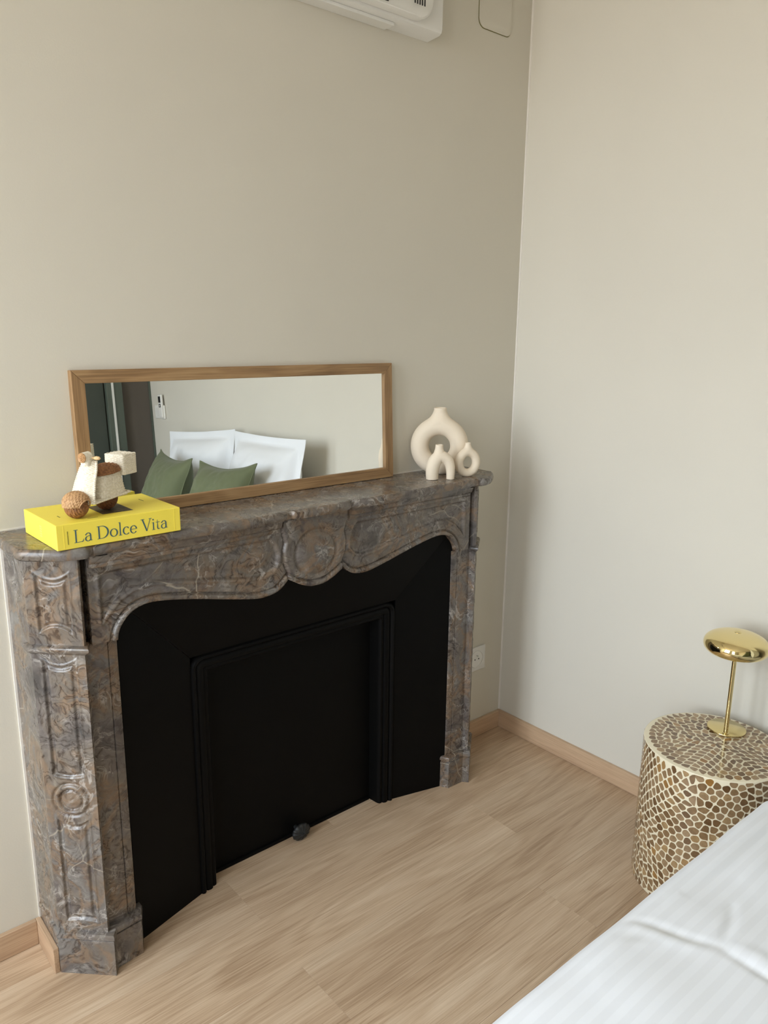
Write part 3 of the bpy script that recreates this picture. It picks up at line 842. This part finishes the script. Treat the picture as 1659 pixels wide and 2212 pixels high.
# handlebar column, head lamp, grips
hb_ = MB().tube([(.0125, 0, .100), (.0105, 0, .1125), (.009, 0, .119)], [.0095, .0105, .0085], 16); hb_.build('head_column', 'wh_wicker', scr, 60)
MB().tube([(.004, 0, .1165), (.022, 0, .1165)], [.0112, .0100], 20).build('lamp_housing', 'wh_wicker', scr, 50)
hl = [[(.0225 + .004 * (1 - r * r), .0102 * r * math.cos(t), .1165 + .0102 * r * math.sin(t)) for t in np.linspace(0, 2 * PI, 40, False)] for r in (1, .92, .8, .68, .55, .4, .25, .1)]
for j, rw in enumerate(hl): hl[j] = [(p[0] + (.0009 if j % 2 else -.0004), p[1], p[2]) for p in rw]
MB().loft(hl, True, True).build('head_lamp', 'tan_wicker', scr, 30)
for s in (1, -1):
    MB().tube([(.006, s * .007, .115), (.001, s * .021, .1145)], .0022, 8).build('handlebar', 'wood', scr, 60)
    MB().tube([(.0035, s * .014, .1148), (.0025, s * .018, .1147), (.001, s * .024, .1145), (.0003, s * .0265, .1144)], [.0028, .0042, .0036, .0015], 12).build('grip', 'wood', scr, 60)

# ================================================================== VASES
VT = Vector((.72, -.69, 0)).normalized(); VN = Vector((-.69, -.72, 0)).normalized()
def fuse(o, vox):
    r = o.modifiers.new('fuse', 'REMESH'); r.mode = 'VOXEL'; r.voxel_size = vox; r.use_smooth_shade = True
    q = o.modifiers.new('soften', 'SMOOTH'); q.factor = .5; q.iterations = 7
def donut_vase(name, label, loc, yaw, R_out, H_body, tube, neck_r, neck_h, flat, hole_sx=.92):
    v = thing(name, label, 'vase', loc, (0, 0, yaw), 'cream ring vases on the mantel')
    # local: x = in plane, y = depth, z = up. the ring and the neck are fused with a remesh
    nu, nv = 96, 40; m = MB(); cz = H_body / 2 - flat
    rx = R_out - tube; rz = H_body / 2 - tube
    G = []
    for i in range(nu):
        a = 2 * PI * i / nu; row = []
        for j in range(nv):
            b_ = 2 * PI * j / nv; rr = tube * math.cos(b_); x = (rx + rr) * math.cos(a); z = cz + (rz + rr) * math.sin(a)
            row.append((x, tube * .98 * math.sin(b_), max(0.0, z)))
        row.append(row[0]); G.append(row)
    m.grid(G, closed_u=True)
    top = H_body - flat; n = neck_r
    def ring_top(x, y):
        rr = math.sqrt(max(0, tube ** 2 - (y / .98) ** 2)); return cz + (rz + rr) * math.sqrt(max(0, 1 - (x / (rx + rr)) ** 2))
    rows_ = []
    for k in range(15):
        r = n * (1 + 2.2 * (1 - k / 14) ** 1.5); row = []
        for q in range(48):
            a = 2 * PI * q / 48; x = r * math.cos(a); y = max(-.95 * tube, min(.95 * tube, r * math.sin(a)))
            row.append((x, y, ring_top(x, y) - .0012 + .0012 * min(1, k / 4) + neck_h * .80 * math.exp(-(r - n) / (.34 * n)) * (1 - math.exp(-k / 2.0))))
        rows_.append(row)
    zt = top + neck_h
    for (rr, z) in ((n * 1.0, zt), (n * .95, zt + .0007), (n * .85, zt + .0002), (n * .78, zt - .002), (n * .74, zt - neck_h * .5), (n * .4, zt - neck_h * .6)):
        rows_.append([(rr * math.cos(2 * PI * q / 48), rr * math.sin(2 * PI * q / 48), z) for q in range(48)])
    m.loft([[tuple(p) for p in r] for r in rows_])
    o = m.build('body', 'ceramic', v, 180, fix=False)
    bm = bmesh.new(); bm.from_mesh(o.data); bmesh.ops.remove_doubles(bm, verts=bm.verts, dist=1e-6); bmesh.ops.recalc_face_normals(bm, faces=bm.faces); bm.to_mesh(o.data); bm.free()
    fuse(o, tube * .042)
    return v
YV = math.atan2(VT.y, VT.x)
def vase_body_arch(loc, yaw):
    v = thing('arch_vase', 'small cream two legged arch vase with open neck', 'vase', loc, (0, 0, yaw))
    m = MB()
    pts, rad = [], []
    pathp = [(-.0270, 0), (-.0275, .022), (-.0245, .042), (-.0165, .058), (-.006, .066), (.006, .0640), (.0165, .056), (.0235, .042), (.0262, .022), (.0262, 0.0)]
    rads = [.0178, .0190, .0196, .0192, .0180, .0168, .0156, .0144, .0128, .0118]
    cp = catmull([(x, z, r) for (x, z), r in zip(pathp, rads)], 6)
    m.tube([(x, 0, z) for x, z, r in cp], [r for x, z, r in cp], 28)
    nk = MB().lathe([(.012, .058), (.0225, .0625), (.0190, .0715), (.0152, .080), (.0122, .089), (.0112, .0985), (.0110, .1015), (.0102, .102), (.0084, .1012), (.0078, .088)], 36)
    nk.map(lambda x, y, z: (x - .0085, max(-.0158, min(.0158, y * (.80 + .20 * min(1, max(0, (z - .066) / .02))))), z))
    m.add(nk.v, nk.f)
    m.v = [(x, y, max(0, z)) for x, y, z in m.v]
    fuse(m.build('body', 'ceramic', v, 180), .0008)
    return v
donut_vase('ring_vase', 'large cream ring vase with short open neck', (-.420, -.0725, ZS + .0004), YV, .0870, .176, .0275, .0192, .0270, .004)
donut_vase('ring_vase', 'small cream ring vase with narrow neck at shelf end', (-.3830, -.1555, ZS + .0004), YV + .42, .0410, .088, .0128, .0084, .0150, .003)
vase_body_arch((-.4800, -.1450, ZS + .0004), YV + .12)

# ================================================================== NIGHTSTAND
NX, NY, NR, NH = -.217, -.906, .174, .400
ns_ = thing('nightstand', 'round drum nightstand inlaid with brown shell leaf pieces', 'nightstand', (NX, NY, 0))
NR0 = NR - .0012
MB().lathe([(NR0 - .006, 0), (NR0 - .001, .003), (NR0, .008), (NR0, NH - .0030), (NR0 - .0007, NH - .0014), (NR0 - .0024, NH - .0009), (0, NH - .0008)], 128).build('drum', 'lacquer', ns_, 50)
def clip_poly(poly, px, py, nx, ny):
    out = []; n = len(poly)
    for i in range(n):
        a, c = poly[i], poly[(i + 1) % n]
        da = (a[0] - px) * nx + (a[1] - py) * ny; dc = (c[0] - px) * nx + (c[1] - py) * ny
        if da <= 0: out.append(a)
        if (da < 0 < dc) or (dc < 0 < da):
            t = da / (da - dc); out.append((a[0] + (c[0] - a[0]) * t, a[1] + (c[1] - a[1]) * t))
    return out
RA, TBW, GAP = .0180, .0205, .00140       # ring spacing, piece width, half joint
def rosette(centers, limit, seed):
    rnd = random.Random(seed); pts = []
    for ci, (cx, cy) in enumerate(centers):
        ph = rnd.random() * 6
        for k in range(1, 34):
            r = (k - .35) * RA; n = max(5, round(2 * PI * r / TBW)); off = ph + (k % 2) * PI / n
            for q in range(n):
                a = off + 2 * PI * q / n; x = cx + r * math.cos(a); y = cy + r * math.sin(a)
                if limit(x, y) < -.012: continue
                d = [math.hypot(x - a_, y - b_) for a_, b_ in centers]
                if min(range(len(d)), key=lambda i: d[i]) != ci: continue
                pts.append((x + rnd.uniform(-.001, .001), y + rnd.uniform(-.001, .001), a + .35 * nz(x + 3, y, seed, 4.0), 1.85 if nz(x, y, seed, 5.5) < .16 else 1.1))
    keep = []
    for p_ in pts:
        if all((p_[0] - q[0]) ** 2 + (p_[1] - q[1]) ** 2 > .0125 ** 2 for q in keep): keep.append(p_)
    cells = []
    for i, (x, y, a, st) in enumerate(keep):
        if limit(x, y) < .002: continue
        ca, sa = math.cos(a), math.sin(a)
        poly = [(-.022, -.016), (.022, -.016), (.022, .016), (-.022, .016)]
        for j, (x2, y2, a2, s2) in enumerate(keep):
            dx, dy = x2 - x, y2 - y
            if j == i or dx * dx + dy * dy > .0032: continue
            lx, ly = (dx * ca + dy * sa) / st, -dx * sa + dy * ca; L_ = math.hypot(lx, ly)
            poly = clip_poly(poly, lx / L_ * (L_ / 2 - GAP), ly / L_ * (L_ / 2 - GAP), lx / L_, ly / L_)
            if len(poly) < 3: break
        if len(poly) < 3: continue
        poly = [(u_ * st, v_) for u_, v_ in poly]
        # one corner cutting pass rounds the shard into a leaf
        q = []
        for k in range(len(poly)):
            b_, c = poly[k], poly[(k + 1) % len(poly)]
            q += [(b_[0] * .78 + c[0] * .22, b_[1] * .78 + c[1] * .22), (b_[0] * .22 + c[0] * .78, b_[1] * .22 + c[1] * .78)]
        w = []
        for u_, v_ in q:
            X, Y = x + u_ * ca - v_ * sa, y + u_ * sa + v_ * ca; w.append((X, Y))
        area = abs(sum(w[k][0] * w[(k + 1) % len(w)][1] - w[(k + 1) % len(w)][0] * w[k][1] for k in range(len(w)))) / 2
        if area > .00008: cells.append((x, y, w))
    return cells
camv = Vector((-2.045, -1.715, 1.43)) - Vector((NX, NY, 0))
CIRC = 2 * PI * NR
pieces = []                                # (visibility, outline points, normal per point)
cs = [(math.radians(a_) * NR, z_) for a_, z_ in ((142, .185), (262, .245), (22, .2))]
cs_w = cs + [(x + CIRC, z) for x, z in cs] + [(x - CIRC, z) for x, z in cs]
for (s_, z_, w) in rosette(cs_w, lambda x, y: min(y - .0015, NH - .0022 - y, x + .02, CIRC + .02 - x), 3):
    if not 0 <= s_ < CIRC: continue
    th = s_ / NR; er = Vector((math.cos(th), math.sin(th), 0)); pt = []; nn = []
    for (x, y) in w:
        t_ = x / NR; e2 = Vector((math.cos(t_), math.sin(t_), 0)); pt.append(e2 * NR0 + Vector((0, 0, max(.0025, min(NH - .0032, y))))); nn.append(e2)
    pieces.append((er.dot((camv - er * NR).normalized()), pt, nn))
for (x_, y_, w) in rosette([(.004, -.002)], lambda x, y: NR - .0035 - math.hypot(x, y), 5):
    pt = []
    for (x, y) in w:
        r_ = math.hypot(x, y); k_ = min(1, (NR - .0042) / max(r_, 1e-6)); pt.append(Vector((x * k_, y * k_, NH - .0008)))
    pieces.append((.6, pt, [Vector((0, 0, 1))] * len(pt)))
pieces.sort(key=lambda p_: -p_[0])
rest = MB()
for i, (vis, pt, nn) in enumerate(pieces):
    n = len(pt); vs = [tuple(p_ - e2 * .0006) for p_, e2 in zip(pt, nn)] + [tuple(p_ + e2 * .0006) for p_, e2 in zip(pt, nn)]
    fs = [tuple(range(n, 2 * n))] + [(k, (k + 1) % n, n + (k + 1) % n, n + k) for k in range(n)]
    if i < 300: MB().add(vs, fs).build('shell_piece', 'capiz', ns_)
    else: rest.add(vs, fs)
if rest.v:
    ro = rest.build('shell_inlay', 'capiz', ns_); ro['kind'] = 'stuff'

# ================================================================== LAMP
lp = thing('table_lamp', 'polished brass mushroom lamp with domed shade on shell nightstand', 'lamp', (-.1505, -.9025, NH + .0006))
bx, by = .0345, .014
MB().lathe([(.044, 0), (.0475, .0006), (.0488, .002), (.0488, .0042), (.0478, .0052), (0, .0055)], 96, (bx, by, 0)).build('base', 'brass2', lp, 50)
MB().lathe([(.0057, .005), (.0057, .262)], 32).build('stem', 'brass', lp, 60)
MB().lathe([(.0085, .0052), (.0085, .0075), (.0062, .0085)], 32).build('stem_collar', 'brass', lp, 50)
sh_ = [(.0, .232), (.040, .2315), (.060, .2315), (.0735, .2345), (.0815, .2415), (.0852, .2505), (.0848, .2600), (.0805, .2690), (.0715, .2770), (.0580, .2835), (.0420, .2880), (.0240, .2905), (.0100, .2912), (0, .2913)]
sp2 = catmull(sh_, 5)
MB().lathe([(max(0, r) * .93, .2345 + (z - .232) * .94) for r, z in sp2], 96, cap=False).build('lamp_shade', 'brass', lp, 180)
MB().lathe([(.0085, .2880), (.0085, .2905), (.0078, .2911), (.0066, .2909), (.0060, .2904), (0, .2904)], 32).build('touch_button', 'brass2', lp, 40)

# ================================================================== BED
BY0, BY1, BX0 = -1.165, -2.60, -1.99
bed = thing('bed', 'double bed with grey base and white mattress against pale wall', 'bed', (-1.0, -1.88, 0))
MB().box(-.975, .985, -.69, .69, .10, .28).build('bed_base', 'bedbase', bed, bevel=.01)
MB().box(-.97, .985, -.685, .685, .282, .525).build('mattress', 'linen', bed, bevel=.03, seg=4)
for x in (-.90, .90):
    for y in (-.62, .62): MB().lathe([(.022, 0), (.028, .10)], 20, (x, y, 0)).build('leg', 'dark', bed, 50)
# duvet: one thick draped sheet with wrinkles
def duvet_pt(s, t):
    """s: distance across from the fireplace side hem (0) ; t: 0 head .. 1 foot"""
    drop = .30; wid = abs(BY1 - BY0); R = .055
    prof_l = drop - R; arc = PI / 2 * R; flat = wid - 2 * R
    total = 2 * prof_l + 2 * arc + flat; d = s * total
    def half_(d):
        if d < prof_l: return 0.0, -(prof_l - d) - R
        d -= prof_l
        if d < arc: a = d / R; return R - R * math.cos(a), -R + R * math.sin(a)
        return R + (d - arc), 0.0
    if d <= total / 2: w, zz = half_(d)
    else: w, zz = half_(total - d); w = wid - w
    return w, zz
FOLDS = [([(-1.10, -1.185), (-1.079, -1.233), (-1.068, -1.275), (-1.050, -1.316)], -.0075, .009), ([(-1.112, -1.20), (-1.095, -1.245), (-1.075, -1.30)], .0060, .014),
         ([(-1.046, -1.318), (-.99, -1.305), (-.945, -1.289)], -.0075, .0075), ([(-1.055, -1.328), (-1.058, -1.39), (-1.05, -1.50)], -.0065, .008), ([(-1.03, -1.335), (-1.03, -1.40)], .005, .014),
         ([(-.995, -1.20), (-.90, -1.214), (-.78, -1.214), (-.66, -1.222)], .0060, .011), ([(-.97, -1.225), (-.86, -1.240), (-.74, -1.238), (-.62, -1.250)], -.0055, .011),
         ([(-.86, -1.262), (-.74, -1.266), (-.60, -1.285)], .0055, .013), ([(-.80, -1.200), (-.70, -1.196), (-.60, -1.206)], -.004, .008), ([(-1.34, -1.215), (-1.24, -1.235), (-1.16, -1.232)], .0045, .014),
         ([(-1.42, -1.26), (-1.34, -1.33), (-1.30, -1.42)], -.004, .016), ([(-1.22, -1.21), (-1.15, -1.225), (-1.10, -1.26)], .0045, .012)]
def crease(x, y):
    t = 0.0
    for pl, am, wd in FOLDS:
        best = 1e9; pos = 0; n = len(pl) - 1
        for k in range(n):
            ax, ay = pl[k]; ex, ey = pl[k + 1][0] - ax, pl[k + 1][1] - ay; L2 = ex * ex + ey * ey
            q = max(0, min(1, ((x - ax) * ex + (y - ay) * ey) / L2)); dd = (x - ax - q * ex) ** 2 + (y - ay - q * ey) ** 2
            if dd < best: best = dd; pos = (k + q) / n
        if best < (wd * 3) ** 2: t += am * math.exp(-best / wd ** 2) * (.35 + .65 * math.sin(PI * min(1, max(0, pos * .9 + .05))))
    return t
def duvet_surface(nu, nv):
    G = []
    for i in range(nu + 1):
        t = i / nu; x = -.57 + (BX0 + .57) * t; row = []
        for j in range(nv + 1):
            s = (j / nv) ** 1.75; w, zz = duvet_pt(s, t); y = BY0 - w
            z = .552 + zz
            topf = smooth01((zz + .07) / .07)
            # soft filling
            z += topf * (.010 * math.sin(w * 5.2 + 1) * math.sin(x * 3.4) + .014 * smooth01(w / .35))
            z += .006 * nz(x, y, 1.3, 7) * topf
            z += .42 * topf * smooth01(w / .07) * crease(x, y)
            y += (1 - topf) * (.010 * math.sin(x * 13) + .006 * math.sin(x * 29 + 1)) * smooth01((-zz - .05) / .12) + .006 * nz(x, 0, 4, 4)
            row.append((x, y, z))
        G.append(row)
    return G
DG = duvet_surface(330, 360)
dv = MB().grid(DG).build('duvet', 'duvet', None, 180)
sd = dv.modifiers.new('thick', 'SOLIDIFY'); sd.thickness = .018; sd.offset = -1
tag(dv, 'white satin striped duvet spread over the bed', 'duvet')
if sum(p.normal.z for p in dv.data.polygons) < 0: dv.data.flip_normals()

def pillow(name, label, cat, w, hgt, th, flange, pinch, loc, lean, yaw, tilt, mat, group, seed, piping=False):
    v = thing(name, label, cat, loc, (0, 0, 0), group)
    n = 56; fr_ = []; bk_ = []
    def pt(a, b_, side):
        fa, fb = 1 - 2 * flange / w, 1 - 2 * flange / hgt
        aa, bb = min(1, abs(a) / fa), min(1, abs(b_) / fb)
        t = th / 2 * max(0, (1 - aa ** 3.2)) ** .6 * max(0, (1 - bb ** 3.2)) ** .6
        t *= 1 + .18 * (-b_)                         # filling sags down
        x = a * w / 2 * (1 - pinch * (1 - b_ * b_) * a * a); z = b_ * hgt / 2 * (1 - pinch * (1 - a * a) * b_ * b_)
        cr = .010 * nz(a * 2, b_ * 2, seed + side * 9, 1.6) + .005 * nz(a * 4, b_ * 4, seed + 2 + side * 5, 2)
        edge = (1 - aa ** 4) * (1 - bb ** 4)
        wv = .010 * nz(a * 1.5, b_ * 1.5, seed + 20, 1.5) * (1 - edge)
        return Vector((x, side * (t + .0012) + side * cr * edge + wv, z + hgt / 2))
    Mx = Matrix.Rotation(yaw, 3, 'Z') @ Matrix.Rotation(lean, 3, 'X') @ Matrix.Rotation(tilt, 3, 'Y')
    m = MB()
    for side in (1, -1):
        m.grid([[tuple(Mx @ pt(-1 + 2 * i / n, -1 + 2 * j / n, side)) for j in range(n + 1)] for i in range(n + 1)])
    m.build('cover', mat, v, 180)
    e = []
    for i in range(n): e.append((-1 + 2 * i / n, -1))
    for i in range(n): e.append((1, -1 + 2 * i / n))
    for i in range(n): e.append((1 - 2 * i / n, 1))
    for i in range(n): e.append((-1, 1 - 2 * i / n))
    loop = [tuple(Mx @ ((pt(a, b_, 1) + pt(a, b_, -1)) / 2)) for a, b_ in e]
    MB().tube(loop, .0030 if piping else .0016, 6, True).build('piping' if piping else 'hem', mat, v, 180)
    return v
YW = -PI / 2                                      # width along world y, front towards -x
ZBED = .528
pillow('pillow', 'white flanged pillow behind both cushions, nearer the nightstand', 'pillow', .68, .53, .21, .045, .03, (-.205, -1.450, ZBED + .012), math.radians(-10), YW + .06, -.03, 'linen', None, 3)
pillow('pillow', 'white flanged pillow behind both cushions, nearer the light switch', 'pillow', .69, .53, .20, .045, .03, (-.150, -2.145, ZBED + .012), math.radians(-7), YW - .05, .035, 'linen', None, 11)
pillow('cushion', 'olive green linen cushion leaning by the dark door side', 'cushion', .50, .45, .18, .004, .15, (-.455, -2.03, ZBED + .012), math.radians(-18), YW + .12, -.04, 'green', None, 21, True)
pillow('cushion', 'olive green linen cushion in front of the white pillows toward the nightstand', 'cushion', .47, .44, .18, .004, .15, (-.475, -1.43, ZBED + .012), math.radians(-20), YW - .06, .02, 'green', None, 29, True)

# ================================================================== WALL THINGS
# air conditioner
ac = thing('air_conditioner', 'white wall air conditioner high above the mantel', 'air conditioner', (-.434, 0, 2.203))
AXL = -.86
b = MB(); pr3 = [(0, 0), (-.048, .004), (-.0545, .008), (-.0575, .016), (-.0590, .40), (0, .40)]
b.loft([[(AXL, y, z) for y, z in pr3], [(-.004, y, z) for y, z in pr3], [(0, y * .95, z + .003) for y, z in pr3]]); b.build('casing', 'white2', ac, 30)
MB().box(-.46, -.158, -.040, 0, -.0055, .003).build('lower_tab', 'white2', ac, bevel=.002)
# front cover with rounded lower corner, standing proud
cv = []
R_ = .052; x_r, z_b = -.056, .014
cvp = [(AXL + .03, .40), (AXL + .03, z_b)] + [(x_r - R_ + R_ * math.sin(t), z_b + R_ - R_ * math.cos(t)) for t in np.linspace(0, PI / 2, 10)] + [(x_r, .40)]
b = MB(); b.loft([[(x, -.058, z) for x, z in cvp], [(x, -.076, z) for x, z in cvp], [(x - .004, -.080, z + .003) for x, z in cvp]]); b.build('front_cover', 'white', ac, 40)
MB().box(AXL + .10, -.214, -.0815, -.0795, .026, .105).build('air_outlet', 'dark', ac)
for zz in (.045, .065, .085):
    MB().box(AXL + .105, -.22, -.086, -.081, zz - .002, zz + .002).build('louvre', 'dark', ac)
MB().box(AXL + .09, -.120, -.084, -.0795, .0155, .0205).build('outlet_lip', 'white', ac, bevel=.002)
for k in range(5):
    MB().box(-.126 + k * .0085, -.122 + k * .0085, -.0808, -.0798, .045, .075).build('vent_slot', 'dark', ac)
# painted access cover near the corner
pc = [(-.237, 2.70), (-.237, 2.315)] + [(-.237 + .025 - .025 * math.cos(t), 2.315 - .025 * math.sin(t) + .0) for t in np.linspace(.1, PI / 2, 8)] + [(-.118 + .018 * math.sin(t), 2.290 + .018 - .018 * math.cos(t)) for t in np.linspace(0, PI / 2, 8)] + [(-.100, 2.70)]
b = MB(); b.loft([[(x, 0, z) for x, z in pc], [(x, -.0035, z) for x, z in pc], [(x + (-.001 if x > -.16 else .001), -.0045, z + .001) for x, z in pc]])
acv = b.build('access_cover', 'wall', None, 40)
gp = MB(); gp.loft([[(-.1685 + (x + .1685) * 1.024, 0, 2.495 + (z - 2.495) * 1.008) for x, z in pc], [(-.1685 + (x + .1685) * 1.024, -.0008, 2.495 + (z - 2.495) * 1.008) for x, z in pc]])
gp.build('modelled_shadow_line', 'ink', acv)  # dark oversize plate draws the shadow line round the cover's edge
tag(acv, 'beige painted access cover with rounded corners on wall', 'access cover')

# socket between fireplace and corner
so_ = thing('wall_socket', 'white square wall socket beside the fireplace jamb', 'socket', (-.142, 0, .3045))
MB().box(-.0445, .0445, -.008, 0, -.0445, .0445).build('plate', 'white2', so_, bevel=.0025)
pts = [(.031 * math.cos(t), .031 * math.sin(t)) for t in np.linspace(0, 2 * PI, 48, False)]
MB().tube([(x, -.0085, z) for x, z in pts], .0014, 6, True).build('socket_ring', 'white', so_, 60)
MB().loft([[(x * .95, -.0082, z * .95) for x, z in pts], [(x * .62, -.0086, z * .62) for x, z in pts]]).build('socket_well', 'white', so_)
for sx3 in (-.0095, .0095):
    q = [(sx3 + .0026 * math.cos(t), .0026 * math.sin(t)) for t in np.linspace(0, 2 * PI, 16, False)]
    MB().loft([[(x, -.0086, z) for x, z in q], [(x, -.0092, z) for x, z in q]]).build('pin_hole', 'dark', so_)
q = [(.0024 * math.cos(t), .0135 + .0024 * math.sin(t)) for t in np.linspace(0, 2 * PI, 16, False)]
MB().loft([[(x, -.0086, z) for x, z in q], [(x, -.0150, z) for x, z in q]]).build('earth_pin', 'steel', so_, 50)

# light switch and remote control on the pale wall
sw = thing('light_switch', 'white square rocker light switch on pale wall', 'switch', (0, -2.862, 1.160))
MB().box(-.008, 0, -.040, .040, -.040, .040).build('plate', 'white', sw, bevel=.002)
pts = [(.026 * math.cos(t), .026 * math.sin(t)) for t in np.linspace(0, 2 * PI, 40, False)]
MB().loft([[(-.0082, y, z) for y, z in pts], [(-.0115, y * .95, z * .95) for y, z in pts]]).build('rocker', 'white2', sw, 40)
rc = thing('remote_control', 'white remote control in wall holder beside light switch', 'remote', (0, -2.788, 1.190))
MB().box(-.014, 0, -.026, .026, -.075, .010).build('holder', 'white', rc, bevel=.010, seg=4)
rm = MB().box(-.026, -.010, -.022, .022, -.066, .075).build('handset', 'white', rc, bevel=.006, seg=3)
MB().box(-.0268, -.0255, -.015, .015, .026, .064).build('display', 'dark', rm)
MB().box(-.0268, -.0255, -.012, .012, -.002, .018).build('key_pad', 'dark', rm)
MB().box(-.0272, -.0262, -.005, .005, .003, .013).build('key', 'white', rm)
